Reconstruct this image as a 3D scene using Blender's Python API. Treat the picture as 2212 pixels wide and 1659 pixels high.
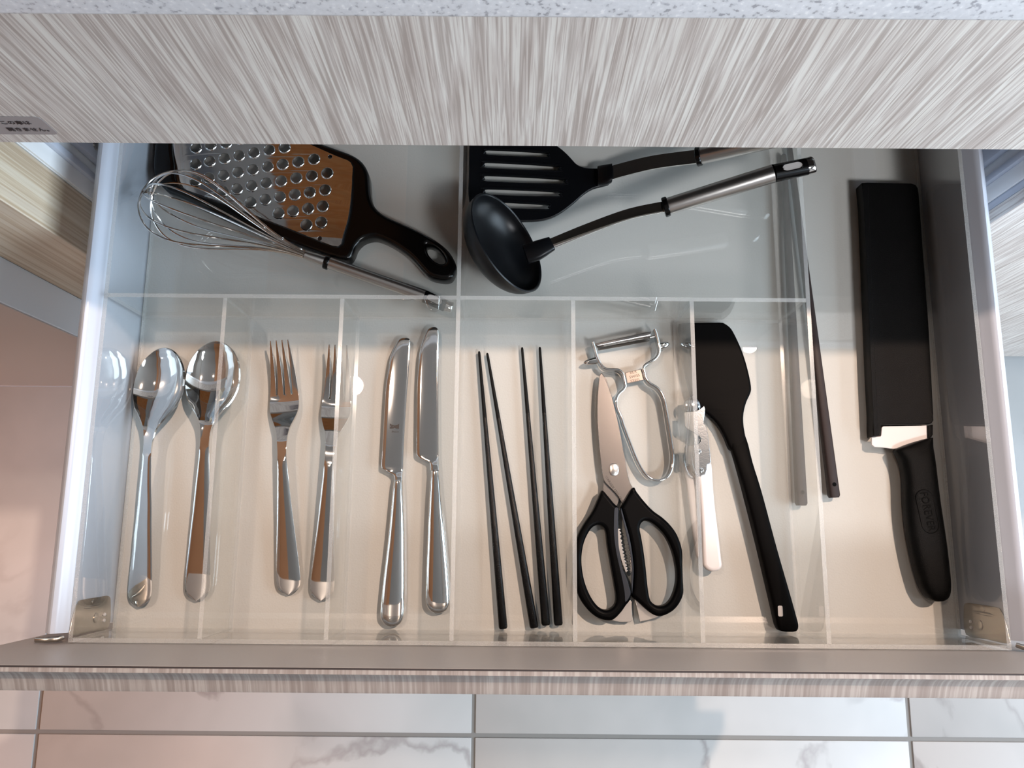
import bpy, bmesh, math, random
from math import sin, cos, pi, radians as R
from mathutils import Vector, Matrix, Quaternion
for o in list(bpy.data.objects): bpy.data.objects.remove(o, do_unlink=True)
SC = bpy.context.scene
COL = SC.collection
random.seed(7)

# ------------------------------------------------------------------ camera, world, lights, exposure
cam = bpy.data.objects.new('camera', bpy.data.cameras.new('camera')); COL.objects.link(cam)
cam.location = (-0.04294, 0.07607, 0.63)
cam.rotation_euler = (R(10.3702), R(0.0163), R(0.4514))
cam.data.sensor_width = 36; cam.data.lens = 1712.03 * 36 / 2212
cam.data.clip_start = 0.02
SC.camera = cam
SC.view_settings.view_transform = 'Standard'; SC.view_settings.look = 'None'
SC.view_settings.gamma = 1; SC.view_settings.use_curve_mapping = False
SC.view_settings.exposure = 0.98
SC.cycles.max_bounces = 14; SC.cycles.transparent_max_bounces = 40
SC.cycles.glossy_bounces = 6; SC.cycles.diffuse_bounces = 5
SC.cycles.caustics_reflective = False; SC.cycles.caustics_refractive = False
SC.cycles.sample_clamp_indirect = 6
world = bpy.data.worlds.new('world'); SC.world = world; world.use_nodes = True
world.node_tree.nodes['Background'].inputs[0].default_value = (0.75, 0.86, 1, 1)
world.node_tree.nodes['Background'].inputs[1].default_value = 0.6

def light(name, kind, loc, energy, color, size=0.05, sizey=None, target=None, spot=None, blend=0.3):
    l = bpy.data.lights.new(name, kind); l.energy = energy; l.color = color
    if kind == 'AREA':
        l.size = size
        if sizey: l.shape = 'RECTANGLE'; l.size_y = sizey
    else:
        l.shadow_soft_size = size
    if spot: l.spot_size = R(spot); l.spot_blend = blend
    o = bpy.data.objects.new(name, l); COL.objects.link(o); o.location = loc
    if target is not None:
        o.rotation_euler = (Vector(target) - Vector(loc)).to_track_quat('-Z', 'Y').to_euler()
    return o
FZ = -0.528     # kitchen floor
CZ = 1.90       # ceiling
light('key_downlight', 'SPOT', (0.70, 0.65, 1.80), 60, (1, 0.745, 0.59), 0.022, None, (-0.05, 0.0, 0), 96)
light('window_daylight', 'AREA', (2.1, -0.45, 0.85), 50, (0.69, 0.85, 1), 1.7, 1.5, (0, -0.1, 0.1))
light('aisle_downlight', 'SPOT', (0.85, -0.8, 1.85), 66, (0.96, 0.97, 1), 0.22, None, (0.36, 0.3, 0.34), 38, 1.0)
light('counter_downlight', 'SPOT', (-0.55, 0.52, 1.84), 13, (1, 0.80, 0.66), 0.03, None, (-0.32, 0.03, 0), 46, 0.9)
light('floor_fill', 'SPOT', (0.0, -0.75, 1.84), 44, (1, 0.92, 0.82), 0.04, None, (-0.05, -0.5, -0.5), 30, 1.0)  # added fill, brightens the floor in front of the drawer
light('warm_downlight', 'SPOT', (-1.35, -0.2, 1.82), 42, (1, 0.38, 0.15), 0.03, None, (-0.98, -0.2, -0.5), 42, 0.7)

# ------------------------------------------------------------------ materials
def lin(c):
    c /= 255.0
    return c / 12.92 if c <= 0.04045 else ((c + 0.055) / 1.055) ** 2.4
def rgb(r, g, b): return (lin(r), lin(g), lin(b), 1)
def newmat(name):
    m = bpy.data.materials.new(name); m.use_nodes = True
    nt = m.node_tree; b = nt.nodes['Principled BSDF']
    return m, nt, b
def setp(b, **k):
    for n, v in k.items(): b.inputs[n.replace('_', ' ')].default_value = v
def plain(name, col, rough=0.5, metal=0.0, spec=0.5, bump=0, bscale=400, coat=0):
    m, nt, b = newmat(name)
    setp(b, Base_Color=col, Roughness=rough, Metallic=metal)
    b.inputs['Specular IOR Level'].default_value = spec
    b.inputs['Coat Weight'].default_value = coat
    if bump:
        tc = nt.nodes.new('ShaderNodeTexCoord'); n = nt.nodes.new('ShaderNodeTexNoise'); bp = nt.nodes.new('ShaderNodeBump')
        n.inputs['Scale'].default_value = bscale; n.inputs['Detail'].default_value = 2
        bp.inputs['Strength'].default_value = bump; bp.inputs['Distance'].default_value = 0.0005
        nt.links.new(tc.outputs['Object'], n.inputs['Vector']); nt.links.new(n.outputs['Fac'], bp.inputs['Height'])
        nt.links.new(bp.outputs['Normal'], b.inputs['Normal'])
    return m
def ramp(nt, stops):
    r = nt.nodes.new('ShaderNodeValToRGB')
    while len(r.color_ramp.elements) < len(stops): r.color_ramp.elements.new(0.5)
    for e, (p, c) in zip(r.color_ramp.elements, stops): e.position = p; e.color = c
    return r
def noise(nt, scale3, detail=3, dist=0.0, rough=0.5, src='Object'):
    tc = nt.nodes.new('ShaderNodeTexCoord'); mp = nt.nodes.new('ShaderNodeMapping'); n = nt.nodes.new('ShaderNodeTexNoise')
    mp.inputs['Scale'].default_value = scale3
    n.inputs['Scale'].default_value = 1; n.inputs['Detail'].default_value = detail
    n.inputs['Distortion'].default_value = dist; n.inputs['Roughness'].default_value = rough
    nt.links.new(tc.outputs[src], mp.inputs['Vector']); nt.links.new(mp.outputs['Vector'], n.inputs['Vector'])
    return n
def mixc(nt, fac, a, b, mode='MIX'):
    m = nt.nodes.new('ShaderNodeMix'); m.data_type = 'RGBA'; m.blend_type = mode
    for sock, v in ((m.inputs['Factor'], fac), (m.inputs[6], a), (m.inputs[7], b)):
        if hasattr(v, 'links'): nt.links.new(v, sock)
        else: sock.default_value = v
    return m.outputs[2]
def wood(name, dark, mid, light_, fine=(520, 520, 11), broad=(60, 60, 6), rough=0.5, dist=2.2):
    m, nt, b = newmat(name)
    n1 = noise(nt, fine, 4, dist * 0.5); n2 = noise(nt, broad, 3, dist)
    r1 = ramp(nt, [(0.38, dark), (0.5, mid), (0.60, light_)])
    r2 = ramp(nt, [(0.35, (0.86, 0.83, 0.82, 1)), (0.65, (1, 1, 1, 1))])
    nt.links.new(n1.outputs['Fac'], r1.inputs['Fac']); nt.links.new(n2.outputs['Fac'], r2.inputs['Fac'])
    c = mixc(nt, 1.0, r1.outputs['Color'], r2.outputs['Color'], 'MULTIPLY')
    nt.links.new(c, b.inputs['Base Color']); b.inputs['Roughness'].default_value = rough
    return m
M = {}
M['front_wood'] = wood('pale_ash_laminate', rgb(184, 174, 167), rgb(211, 203, 197), rgb(230, 226, 219))
M['shaded_wood'] = wood('shaded_ash_laminate', rgb(142, 132, 126), rgb(152, 143, 137), rgb(166, 158, 152), (480, 14, 14), (50, 5, 5), 0.5, 0.3)  # same ash made darker: shade on the drawer front put into colour
M['beech'] = wood('beech_laminate', rgb(196, 174, 146), rgb(212, 194, 168), rgb(222, 208, 186), (260, 420, 4), (20, 40, 1.5), 0.5, 0.4)
M['dark_board'] = plain('dark_board', rgb(66, 56, 50), 0.5)
M['orange_reflection'] = wood('orange_reflection_board', rgb(236, 146, 76), rgb(242, 156, 86), rgb(246, 170, 104), (40, 160, 40), (10, 22, 10), 0.45)  # orange stands in for warm light on an unseen board
M['white_steel'] = plain('white_coated_steel', rgb(190, 195, 206), 0.25, 0, 0.5)
M['white_matte'] = plain('white_laminate', rgb(234, 234, 233), 0.5, 0, 0.4)
M['grey_sheet'] = plain('grey_laminate', rgb(176, 169, 164), 0.42, 0, 0.4, 0.15, 900)
M['appliance_side'] = plain('grey_blue_metal', rgb(214, 219, 226), 0.45, 0.0, 0.5)
M['appliance_front'] = plain('warm_grey_door', rgb(196, 180, 172), 0.5, 0.0, 0.4)
M['liner'] = plain('white_textured_drawer_liner', rgb(216, 213, 209), 0.55, 0, 0.3, 0.25, 700)
M['chrome'] = plain('polished_steel', (0.72, 0.71, 0.69, 1), 0.045, 1.0)
M['satin'] = plain('satin_steel', (0.56, 0.54, 0.52, 1), 0.28, 1.0, 0.5, 0.08, 2500)
M['bracket'] = plain('nickel_plate', (0.42, 0.38, 0.33, 1), 0.22, 1.0)
M['wire'] = plain('steel_wire', (0.70, 0.66, 0.62, 1), 0.12, 1.0)
M['zinc'] = plain('zinc_plate', (0.42, 0.45, 0.47, 1), 0.13, 1.0, 0.5, 0.06, 1200)
M['blade_steel'] = plain('brushed_blade_steel', (0.25, 0.235, 0.225, 1), 0.22, 1.0, 0.5, 0.1, 3000)
M['nylon'] = plain('black_nylon', rgb(7, 8, 11), 0.34, 0, 0.28)
M['gloss_black'] = plain('glossy_black_plastic', rgb(6, 5, 5), 0.18, 0, 0.32)
M['silicone'] = plain('black_silicone', rgb(7, 6, 6), 0.45, 0, 0.035)
M['scissor_black'] = plain('black_rubbery_plastic', rgb(5, 5, 6), 0.4, 0, 0.05)
M['scissor_grey'] = plain('slate_inner_strip', rgb(36, 41, 50), 0.5, 0, 0.3)
M['lacquer'] = plain('black_lacquered_wood', rgb(6, 5, 5), 0.22, 0, 0.25, 0.5, 1600)
M['lacquer_matt'] = plain('matt_black_grip', rgb(8, 7, 7), 0.5, 0, 0.15, 0.5, 1800)
M['dark_wood'] = plain('dark_brown_wood', rgb(50, 40, 38), 0.5, 0, 0.2, 0.2, 500)
M['guard'] = plain('grained_black_guard', rgb(6, 5, 5), 0.33, 0, 0.13, 0.6, 2600)
M['knife_grip'] = plain('grained_black_grip', rgb(4, 4, 4), 0.32, 0, 0.10, 0.55, 2600)
M['ceramic'] = plain('white_ceramic', rgb(232, 226, 226), 0.3, 0, 0.5)
M['white_plastic'] = plain('white_plastic', rgb(232, 224, 221), 0.35, 0, 0.5)
M['ink'] = plain('dark_ink', rgb(40, 30, 32), 0.6)
M['etch'] = plain('dark_etch', rgb(58, 50, 46), 0.6)
M['engrave'] = plain('engraved_black', rgb(4, 4, 4), 0.8, 0, 0.1)
M['stamped_steel'] = plain('stamped_steel', (0.20, 0.18, 0.165, 1), 0.3, 1.0)
M['emboss'] = plain('embossed_steel', (0.08, 0.065, 0.055, 1), 0.35, 1.0)
M['sticker'] = plain('grey_translucent_sticker', rgb(150, 144, 144), 0.4)
M['grout'] = plain('grey_grout', rgb(128, 126, 123), 0.8)
M['dark_seam'] = plain('dark_gap', rgb(50, 42, 40), 0.8)
M['grater_steel'] = plain('mirror_grater_steel', (0.80, 0.79, 0.78, 1), 0.06, 1.0)
M['wall'] = plain('painted_wall', rgb(188, 176, 166), 0.8)
M['ceiling'] = plain('grey_ceiling', rgb(128, 122, 116), 0.8)
M['reflection_wood'] = plain('warm_reflection_wood', rgb(168, 118, 82), 0.6)  # tone put in for orange reflections on the cutlery handles
M['cupboard'] = plain('taupe_cupboard_wall', rgb(128, 116, 108), 0.7)
M['warm_wall'] = plain('warm_painted_wall', rgb(205, 178, 155), 0.8)

def mat_counter():
    m, nt, b = newmat('speckled_stone_counter')
    n1 = noise(nt, (330, 330, 330), 2); n2 = noise(nt, (150, 150, 150), 2, 0.3); n3 = noise(nt, (40, 40, 40), 2)
    r1 = ramp(nt, [(0.30, rgb(168, 168, 174)), (0.40, rgb(222, 223, 227)), (0.62, rgb(230, 231, 235)), (0.70, rgb(246, 246, 248))])
    r2 = ramp(nt, [(0.27, (0.6, 0.6, 0.63, 1)), (0.34, (1, 1, 1, 1))])
    nt.links.new(n1.outputs['Fac'], r1.inputs['Fac']); nt.links.new(n2.outputs['Fac'], r2.inputs['Fac'])
    nt.links.new(mixc(nt, 1.0, r1.outputs['Color'], r2.outputs['Color'], 'MULTIPLY'), b.inputs['Base Color'])
    b.inputs['Roughness'].default_value = 0.35
    return m
M['counter'] = mat_counter()
def mat_marble():
    m, nt, b = newmat('white_marble_tile')
    tc = nt.nodes.new('ShaderNodeTexCoord'); oi = nt.nodes.new('ShaderNodeObjectInfo')
    ad = nt.nodes.new('ShaderNodeVectorMath'); ad.operation = 'ADD'
    sc = nt.nodes.new('ShaderNodeVectorMath'); sc.operation = 'SCALE'; sc.inputs[3].default_value = 37.0
    cx = nt.nodes.new('ShaderNodeCombineXYZ')
    for i in range(3): nt.links.new(oi.outputs['Random'], cx.inputs[i])
    nt.links.new(cx.outputs[0], sc.inputs[0]); nt.links.new(tc.outputs['Object'], ad.inputs[0]); nt.links.new(sc.outputs[0], ad.inputs[1])
    def nz(scale, detail, dist):
        n = nt.nodes.new('ShaderNodeTexNoise'); n.inputs['Scale'].default_value = scale; n.inputs['Detail'].default_value = detail
        n.inputs['Distortion'].default_value = dist; nt.links.new(ad.outputs[0], n.inputs['Vector']); return n
    v = nz(3.4, 6, 0.35); cl = nz(6, 3, 0.2); msk = nz(3.1, 1, 0)
    r = ramp(nt, [(0.0, (0, 0, 0, 1)), (0.478, (0, 0, 0, 1)), (0.497, (1, 1, 1, 1)), (0.512, (0, 0, 0, 1))])
    nt.links.new(v.outputs['Fac'], r.inputs['Fac'])
    rm = ramp(nt, [(0.43, (0, 0, 0, 1)), (0.6, (0.8, 0.8, 0.8, 1))]); nt.links.new(msk.outputs['Fac'], rm.inputs['Fac'])
    mu = mixc(nt, 1.0, r.outputs['Color'], rm.outputs['Color'], 'MULTIPLY')
    rc = ramp(nt, [(0.35, rgb(170, 170, 169)), (0.6, rgb(182, 181, 180))]); nt.links.new(cl.outputs['Fac'], rc.inputs['Fac'])
    nt.links.new(mixc(nt, mu, rc.outputs['Color'], rgb(140, 135, 135)), b.inputs['Base Color'])
    b.inputs['Roughness'].default_value = 0.45
    return m
M['marble'] = mat_marble()
def mat_acrylic(name, edge=False):
    m = bpy.data.materials.new(name); m.use_nodes = True; nt = m.node_tree; nt.nodes.clear()
    out = nt.nodes.new('ShaderNodeOutputMaterial'); tr = nt.nodes.new('ShaderNodeBsdfTransparent'); gl = nt.nodes.new('ShaderNodeBsdfGlossy')
    geo = nt.nodes.new('ShaderNodeNewGeometry'); fr = nt.nodes.new('ShaderNodeFresnel'); mx = nt.nodes.new('ShaderNodeMixShader')
    mr = nt.nodes.new('ShaderNodeMapRange')      # a back face gets the inverse index, so both faces reflect alike
    mr.inputs['To Min'].default_value = 1.49; mr.inputs['To Max'].default_value = 1 / 1.49
    nt.links.new(geo.outputs['Backfacing'], mr.inputs['Value']); nt.links.new(mr.outputs['Result'], fr.inputs['IOR'])
    tr.inputs['Color'].default_value = (0.985, 0.99, 0.985, 1); gl.inputs['Roughness'].default_value = 0.0
    gl.inputs['Color'].default_value = (1, 1, 1, 1)
    nt.links.new(fr.outputs['Fac'], mx.inputs['Fac']); nt.links.new(gl.outputs[0], mx.inputs[2])
    if not edge:
        nt.links.new(tr.outputs[0], mx.inputs[1])
    else:                                        # saw-cut edge: fine streaks across, partly frosted
        n = noise(nt, (2400, 2400, 30), 1); rr = ramp(nt, [(0.36, (0.20, 0.20, 0.20, 1)), (0.66, (0.34, 0.34, 0.34, 1))])
        df = nt.nodes.new('ShaderNodeBsdfDiffuse'); df.inputs['Color'].default_value = (0.80, 0.79, 0.77, 1)
        m2 = nt.nodes.new('ShaderNodeMixShader'); gl.inputs['Roughness'].default_value = 0.12
        nt.links.new(n.outputs['Fac'], rr.inputs['Fac']); nt.links.new(rr.outputs['Color'], m2.inputs['Fac'])
        nt.links.new(tr.outputs[0], m2.inputs[1]); nt.links.new(df.outputs[0], m2.inputs[2]); nt.links.new(m2.outputs[0], mx.inputs[1])
    nt.links.new(mx.outputs[0], out.inputs['Surface'])
    return m
M['acrylic'] = mat_acrylic('clear_acrylic'); M['acrylic_edge'] = mat_acrylic('cut_acrylic_edge', True)

# ------------------------------------------------------------------ builders
def thing(name, label, cat, loc=(0, 0, 0), group=None):
    o = bpy.data.objects.new(name, None); COL.objects.link(o); o.location = loc; o.empty_display_size = 0.02
    o['label'] = label; o['category'] = cat
    if group: o['group'] = group
    return o
def tag(o, label, cat, group=None):
    o['label'] = label; o['category'] = cat
    if group: o['group'] = group
    return o
def wloc(o):
    v = Vector((0, 0, 0))
    while o is not None: v += o.location; o = o.parent
    return v
def finish(name, me, mats, parent=None, smooth=True, angle=38, origin=None):
    """mesh given in world coordinates -> one object, relative to its parent or to its own base"""
    if not isinstance(mats, (list, tuple)): mats = [mats]
    for m in mats: me.materials.append(M[m] if isinstance(m, str) else m)
    if smooth:
        me.polygons.foreach_set('use_smooth', [True] * len(me.polygons)); me.set_sharp_from_angle(angle=R(angle))
    o = bpy.data.objects.new(name, me); COL.objects.link(o)
    if parent is not None:
        o.parent = parent; off = wloc(parent)
    else:
        if origin is None:
            xs = [v.co.x for v in me.vertices]; ys = [v.co.y for v in me.vertices]; zs = [v.co.z for v in me.vertices]
            origin = ((min(xs) + max(xs)) / 2, (min(ys) + max(ys)) / 2, min(zs))
        off = Vector(origin); o.location = off
    me.transform(Matrix.Translation(-off))
    return o
def mesh(verts, faces):
    me = bpy.data.meshes.new('m'); me.from_pydata(verts, [], faces); me.update(); return me
def fixn(me):
    bm = bmesh.new(); bm.from_mesh(me); bmesh.ops.recalc_face_normals(bm, faces=bm.faces); bm.to_mesh(me); bm.free(); return me
def box_bm(bm, x0, x1, y0, y1, z0, z1):
    r = bmesh.ops.create_cube(bm, size=1)
    bmesh.ops.transform(bm, matrix=Matrix.Translation(((x0 + x1) / 2, (y0 + y1) / 2, (z0 + z1) / 2)) @ Matrix.Diagonal((x1 - x0, y1 - y0, z1 - z0, 1)), verts=r['verts'])
    return r['verts']
def box(name, x0, x1, y0, y1, z0, z1, mat, parent=None, bev=0.0, seg=2):
    bm = bmesh.new(); box_bm(bm, x0, x1, y0, y1, z0, z1)
    if bev: bmesh.ops.bevel(bm, geom=bm.edges[:], offset=bev, segments=seg, affect='EDGES', profile=0.5)
    me = bpy.data.meshes.new('m'); bm.to_mesh(me); bm.free()
    return finish(name, me, mat, parent, smooth=bool(bev))
def extr(name, prof, axis, a0, a1, mat, parent=None):
    """closed profile extruded along an axis: 'y' takes (x,z), 'x' takes (y,z)"""
    n = len(prof)
    f = (lambda p, a: (p[0], a, p[1])) if axis == 'y' else (lambda p, a: (a, p[0], p[1]))
    v = [f(p, a0) for p in prof] + [f(p, a1) for p in prof]
    fc = [(i, (i + 1) % n, n + (i + 1) % n, n + i) for i in range(n)] + [tuple(range(n)), tuple(range(2 * n - 1, n - 1, -1))]
    return finish(name, fixn(mesh(v, fc)), mat, parent, True, 32)
def catm(p, n=4, closed=True):
    out = []; k = len(p)
    for i in range(k if closed else k - 1):
        g = (lambda j: Vector(p[j % k])) if closed else (lambda j: Vector(p[min(max(j, 0), k - 1)]))
        a, b, c, d = g(i - 1), g(i), g(i + 1), g(i + 2)
        for s in range(n):
            t = s / n
            out.append(tuple(0.5 * ((2 * b) + (c - a) * t + (2 * a - 5 * b + 4 * c - d) * t * t + (3 * b - a - 3 * c + d) * t ** 3)))
    if not closed: out.append(tuple(p[-1]))
    return out
def curve_mesh(cu):
    o = bpy.data.objects.new('tmp', cu); COL.objects.link(o)
    dg = bpy.context.evaluated_depsgraph_get(); dg.update()
    me = bpy.data.meshes.new_from_object(o.evaluated_get(dg))
    bpy.data.objects.remove(o, do_unlink=True); bpy.data.curves.remove(cu); return me
def flat_mesh(outlines, z0, z1, bev=0.0005, res=2):
    cu = bpy.data.curves.new('t', 'CURVE'); cu.dimensions = '2D'; cu.fill_mode = 'BOTH'
    for pts in outlines:
        sp = cu.splines.new('POLY'); sp.points.add(len(pts) - 1); sp.use_cyclic_u = True
        for q, p in zip(sp.points, pts): q.co = (p[0], p[1], 0, 1)
    cu.extrude = max((z1 - z0) / 2 - bev, 1e-5); cu.bevel_depth = bev; cu.bevel_resolution = res; cu.offset = -bev
    me = curve_mesh(cu); me.transform(Matrix.Translation((0, 0, (z0 + z1) / 2))); return me
def flat(name, outlines, z0, z1, mat, parent=None, bev=0.0005, zf=None, res=2, xf=None, sub=0):
    me = flat_mesh(outlines, z0, z1, bev, res)
    if sub:
        bm = bmesh.new(); bm.from_mesh(me); bmesh.ops.subdivide_edges(bm, edges=bm.edges[:], cuts=sub, use_grid_fill=True); bm.to_mesh(me); bm.free()
    if zf:
        for v in me.vertices: v.co.z += zf(v.co.x, v.co.y, v.co.z)
    if xf: me.transform(xf)
    return finish(name, me, mat, parent)
def ribbon(name, st, mat, parent=None, e=0.55, n=16, sm=3, thd=None):
    """loft through stations (lx,ly,rx,ry,z,thickness): z is the underside's middle height plus half thickness"""
    st = catm(st, sm, False) if sm > 1 else st
    v = []; m = len(st)
    for (lx, ly, rx, ry, z, th) in st:
        for k in range(n):
            a = 2 * pi * k / n; c, s = cos(a), sin(a)
            u = math.copysign(abs(c) ** e, c); w = math.copysign(abs(s) ** e, s)
            v.append(((lx + rx) / 2 + (rx - lx) / 2 * u, (ly + ry) / 2 + (ry - ly) / 2 * u, z + th / 2 * w))
    f = [(i * n + k, i * n + (k + 1) % n, (i + 1) * n + (k + 1) % n, (i + 1) * n + k) for i in range(m - 1) for k in range(n)]
    f += [tuple(range(n)), tuple((m - 1) * n + k for k in reversed(range(n)))]
    return finish(name, fixn(mesh(v, f)), mat, parent, True, 50)
def tube_mesh(pts, rad, n=8, closed=False, flatv=None):
    """round (or, with flatv=(w,h), flat) section swept along points"""
    P_ = [Vector(p) for p in pts]; m = len(P_); v = []; up = Vector((0, 0, 1)); prev = None
    for i, p in enumerate(P_):
        a = P_[(i - 1) % m] if closed or i else P_[0]; b = P_[(i + 1) % m] if closed or i < m - 1 else P_[-1]
        t = (b - a).normalized()
        if prev is None:
            nrm = t.cross(up); nrm = t.cross(Vector((1, 0, 0))) if nrm.length < 1e-3 else nrm
        else: nrm = prev - t * prev.dot(t)
        nrm.normalize(); prev = nrm; bn = nrm.cross(t)
        r = rad[i] if isinstance(rad, (list, tuple)) else rad
        for k in range(n):
            g = 2 * pi * k / n
            v.append(tuple(p + nrm * (cos(g) * r) + bn * (sin(g) * r)))
    f = [(i * n + k, i * n + (k + 1) % n, ((i + 1) % m) * n + (k + 1) % n, ((i + 1) % m) * n + k) for i in range(m if closed else m - 1) for k in range(n)]
    if not closed: f += [tuple(range(n)), tuple((m - 1) * n + k for k in reversed(range(n)))]
    return mesh(v, f)
def tube(name, pts, rad, mat, parent=None, n=8, closed=False):
    return finish(name, fixn(tube_mesh(pts, rad, n, closed)), mat, parent, True, 45)
def axis_xf(a, b):
    """frame at a with local X towards b and local Z as near up as can be"""
    a, b = Vector(a), Vector(b); x = (b - a).normalized(); y = Vector((0, 0, 1)).cross(x).normalized(); z = x.cross(y)
    return Matrix.Translation(a) @ Matrix((x, y, z)).transposed().to_4x4()
def rod(name, a, b, secs, mat, parent=None, n=20, e=1.0):
    """rod from a to b; secs = (fraction of length, half width, half height)"""
    L = (Vector(b) - Vector(a)).length; X = axis_xf(a, b); v = []; m = len(secs)
    for t, w, h in secs:
        for k in range(n):
            g = 2 * pi * k / n; c, s = cos(g), sin(g)
            v.append(tuple(X @ Vector((t * L, w * math.copysign(abs(c) ** e, c), h * math.copysign(abs(s) ** e, s)))))
    f = [(i * n + k, i * n + (k + 1) % n, (i + 1) * n + (k + 1) % n, (i + 1) * n + k) for i in range(m - 1) for k in range(n)]
    f += [tuple(range(n)), tuple((m - 1) * n + k for k in reversed(range(n)))]
    return finish(name, fixn(mesh(v, f)), mat, parent, True, 40)
def text(name, body, size, xf, mat, parent=None, ext=0.0001, spacing=1.0, sx=1.0, align='CENTER', line=1.0, bold=0.0):
    cu = bpy.data.curves.new('t', 'FONT'); cu.body = body; cu.size = size; cu.extrude = ext
    cu.align_x = align; cu.align_y = 'CENTER'; cu.space_character = spacing; cu.space_line = line; cu.resolution_u = 3; cu.offset = bold
    me = curve_mesh(cu); me.transform(xf @ Matrix.Diagonal((sx, 1, 1, 1)))
    return finish(name, me, mat, parent, False)
def zrot(x, y, z, ang): return Matrix.Translation((x, y, z)) @ Matrix.Rotation(ang, 4, 'Z')

# ------------------------------------------------------------------ the setting: room, floor, tiles
fl = box('floor', -2.2, 2.6, -1.5, 1.3, FZ - 0.05, FZ - 0.002, 'grout'); fl['kind'] = 'structure'
T = 0.60; tx0, ty0 = -0.0943, -0.2035
tile_me = None
for i in range(-3, 4):
    for j in range(-2, 2):
        x0 = tx0 + i * T; y0 = ty0 + j * T; g = 0.0027
        if tile_me is None:
            t = box('tile', x0 + g, x0 + T - g, y0 + g, y0 + T - g, FZ - 0.01, FZ, 'marble', fl, 0.0012, 2); tile_me = t; tref = (x0, y0)
        else:
            t = tile_me.copy(); COL.objects.link(t); t.parent = fl
            t.location = tile_me.location + Vector((x0 - tref[0], y0 - tref[1], 0))
def struct(o): o['kind'] = 'structure'; return o
struct(box('wall_left', -2.3, -2.2, -1.5, 1.3, FZ, CZ, 'warm_wall'))
struct(box('wall_front', -2.2, 2.6, -1.6, -1.5, FZ, CZ, 'cupboard'))
struct(box('ceiling', -0.70, 2.7, -1.6, 1.3, CZ, CZ + 0.1, 'ceiling'))
struct(box('reflection_trim_1', -2.199, -0.7005, -1.499, 1.3, CZ - 0.01, CZ + 0.1, 'reflection_wood'))  # unseen panel added so the steel handles mirror orange
bm = bmesh.new()
for a in ((2.6, 2.7, -1.5, -1.3, FZ, CZ), (2.6, 2.7, 0.7, 1.3, FZ, CZ), (2.6, 2.7, -1.3, 0.7, FZ, 0.05), (2.6, 2.7, -1.3, 0.7, 1.8, CZ)): box_bm(bm, *a)
me = bpy.data.meshes.new('m'); bm.to_mesh(me); bm.free(); struct(finish('wall_right', me, 'wall', None, False))

# ------------------------------------------------------------------ worktop and cabinets
PY = 0.305; PB = 0.182; PT = 0.3065
wt = box('worktop', -2.1, 2.5, PY - 0.002, 0.95, PT, PT + 0.04, 'counter', None, 0.003, 3)
tag(wt, 'pale grey speckled stone worktop edge above the wood panel', 'worktop')
sk = thing('sink_cabinet', 'sink cabinet of pale ash panel below the worktop and beech side board', 'cabinet', (-0.024, 0.6, FZ))
box('front_panel', -1.6, 1.55, PY, PY + 0.018, PB, PT, 'front_wood', sk, 0.0006, 1)
stx = [(-0.3143,0.193),(-0.3466,0.1919),(-0.3114,0.2135),(-0.3369,0.2121),(-0.3106,0.2067)]
sx1 = stx[0][0]; szb = stx[0][1]; szt = stx[2][1]
w_, h_ = 0.060, szt - szb
def rrect(x0, x1, y0, y1, r, n=5):
    out = []
    for cx, cy, a0 in ((x1 - r, y1 - r, 0), (x0 + r, y1 - r, 90), (x0 + r, y0 + r, 180), (x1 - r, y0 + r, 270)):
        for k in range(n + 1):
            a = R(a0 + 90 * k / n); out.append((cx + r * cos(a), cy + r * sin(a)))
    return out
XZ = Matrix.Translation((0, PY - 0.0001, 0)) @ Matrix.Rotation(pi / 2, 4, 'X')      # drawing plane -> panel face
st = flat('sticker', [rrect(sx1 - w_, sx1, szb, szt, 0.003)], 0.0, 0.0002, 'sticker', sk, 0.00005, xf=XZ)
tl = [(-0.3319,0.2069),(-0.3292,0.1989),(-0.3227,0.207),(-0.3424,0.1987),(-0.3163,0.199)]
text('lettering', 'この扉は', 0.0045, XZ @ Matrix.Translation((tl[2][0], tl[0][1], 0.0004)), 'ink', st, 0.00005, 1.0, 1.0, 'RIGHT', 1.0, 0.00007)
text('lettering', '開きません。', 0.0045, XZ @ Matrix.Translation((tl[4][0] + 0.002, tl[1][1], 0.0004)), 'ink', st, 0.00005, 1.0, 1.0, 'RIGHT', 1.0, 0.00007)
box('side_board', -0.476, -0.40, 0.2985, 0.345, FZ + 0.1, PB - 0.004, 'beech', sk, 0.0008, 1)
box('side_board', -0.476, -0.40, 0.3455, 0.90, FZ + 0.1, PB - 0.004, 'white_matte', sk)
box('side_board', 0.352, 0.372, 0.357, 0.90, FZ + 0.1, PB - 0.004, 'white_matte', sk)
box('back_board', -0.40, 0.352, 0.86, 0.88, FZ + 0.1, PT, 'white_matte', sk)
box('reflection_board', -0.40, -0.325, 0.325, 0.86, 0.232, 0.25, 'white_matte', sk)  # unseen board, white put in to brighten the grater's reflection
box('reflection_board', -0.324, -0.17, 0.325, 0.86, 0.232, 0.25, 'orange_reflection', sk)  # unseen board, added for the orange reflection in the grater plate
box('reflection_board', -0.169, 0.352, 0.325, 0.86, 0.232, 0.25, 'dark_board', sk)  # unseen dark remainder of the underside, mirrored by the steel necks
box('plinth', -0.476, 1.5, 0.40, 0.42, FZ + 0.0006, FZ + 0.1, 'white_matte', sk)
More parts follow.
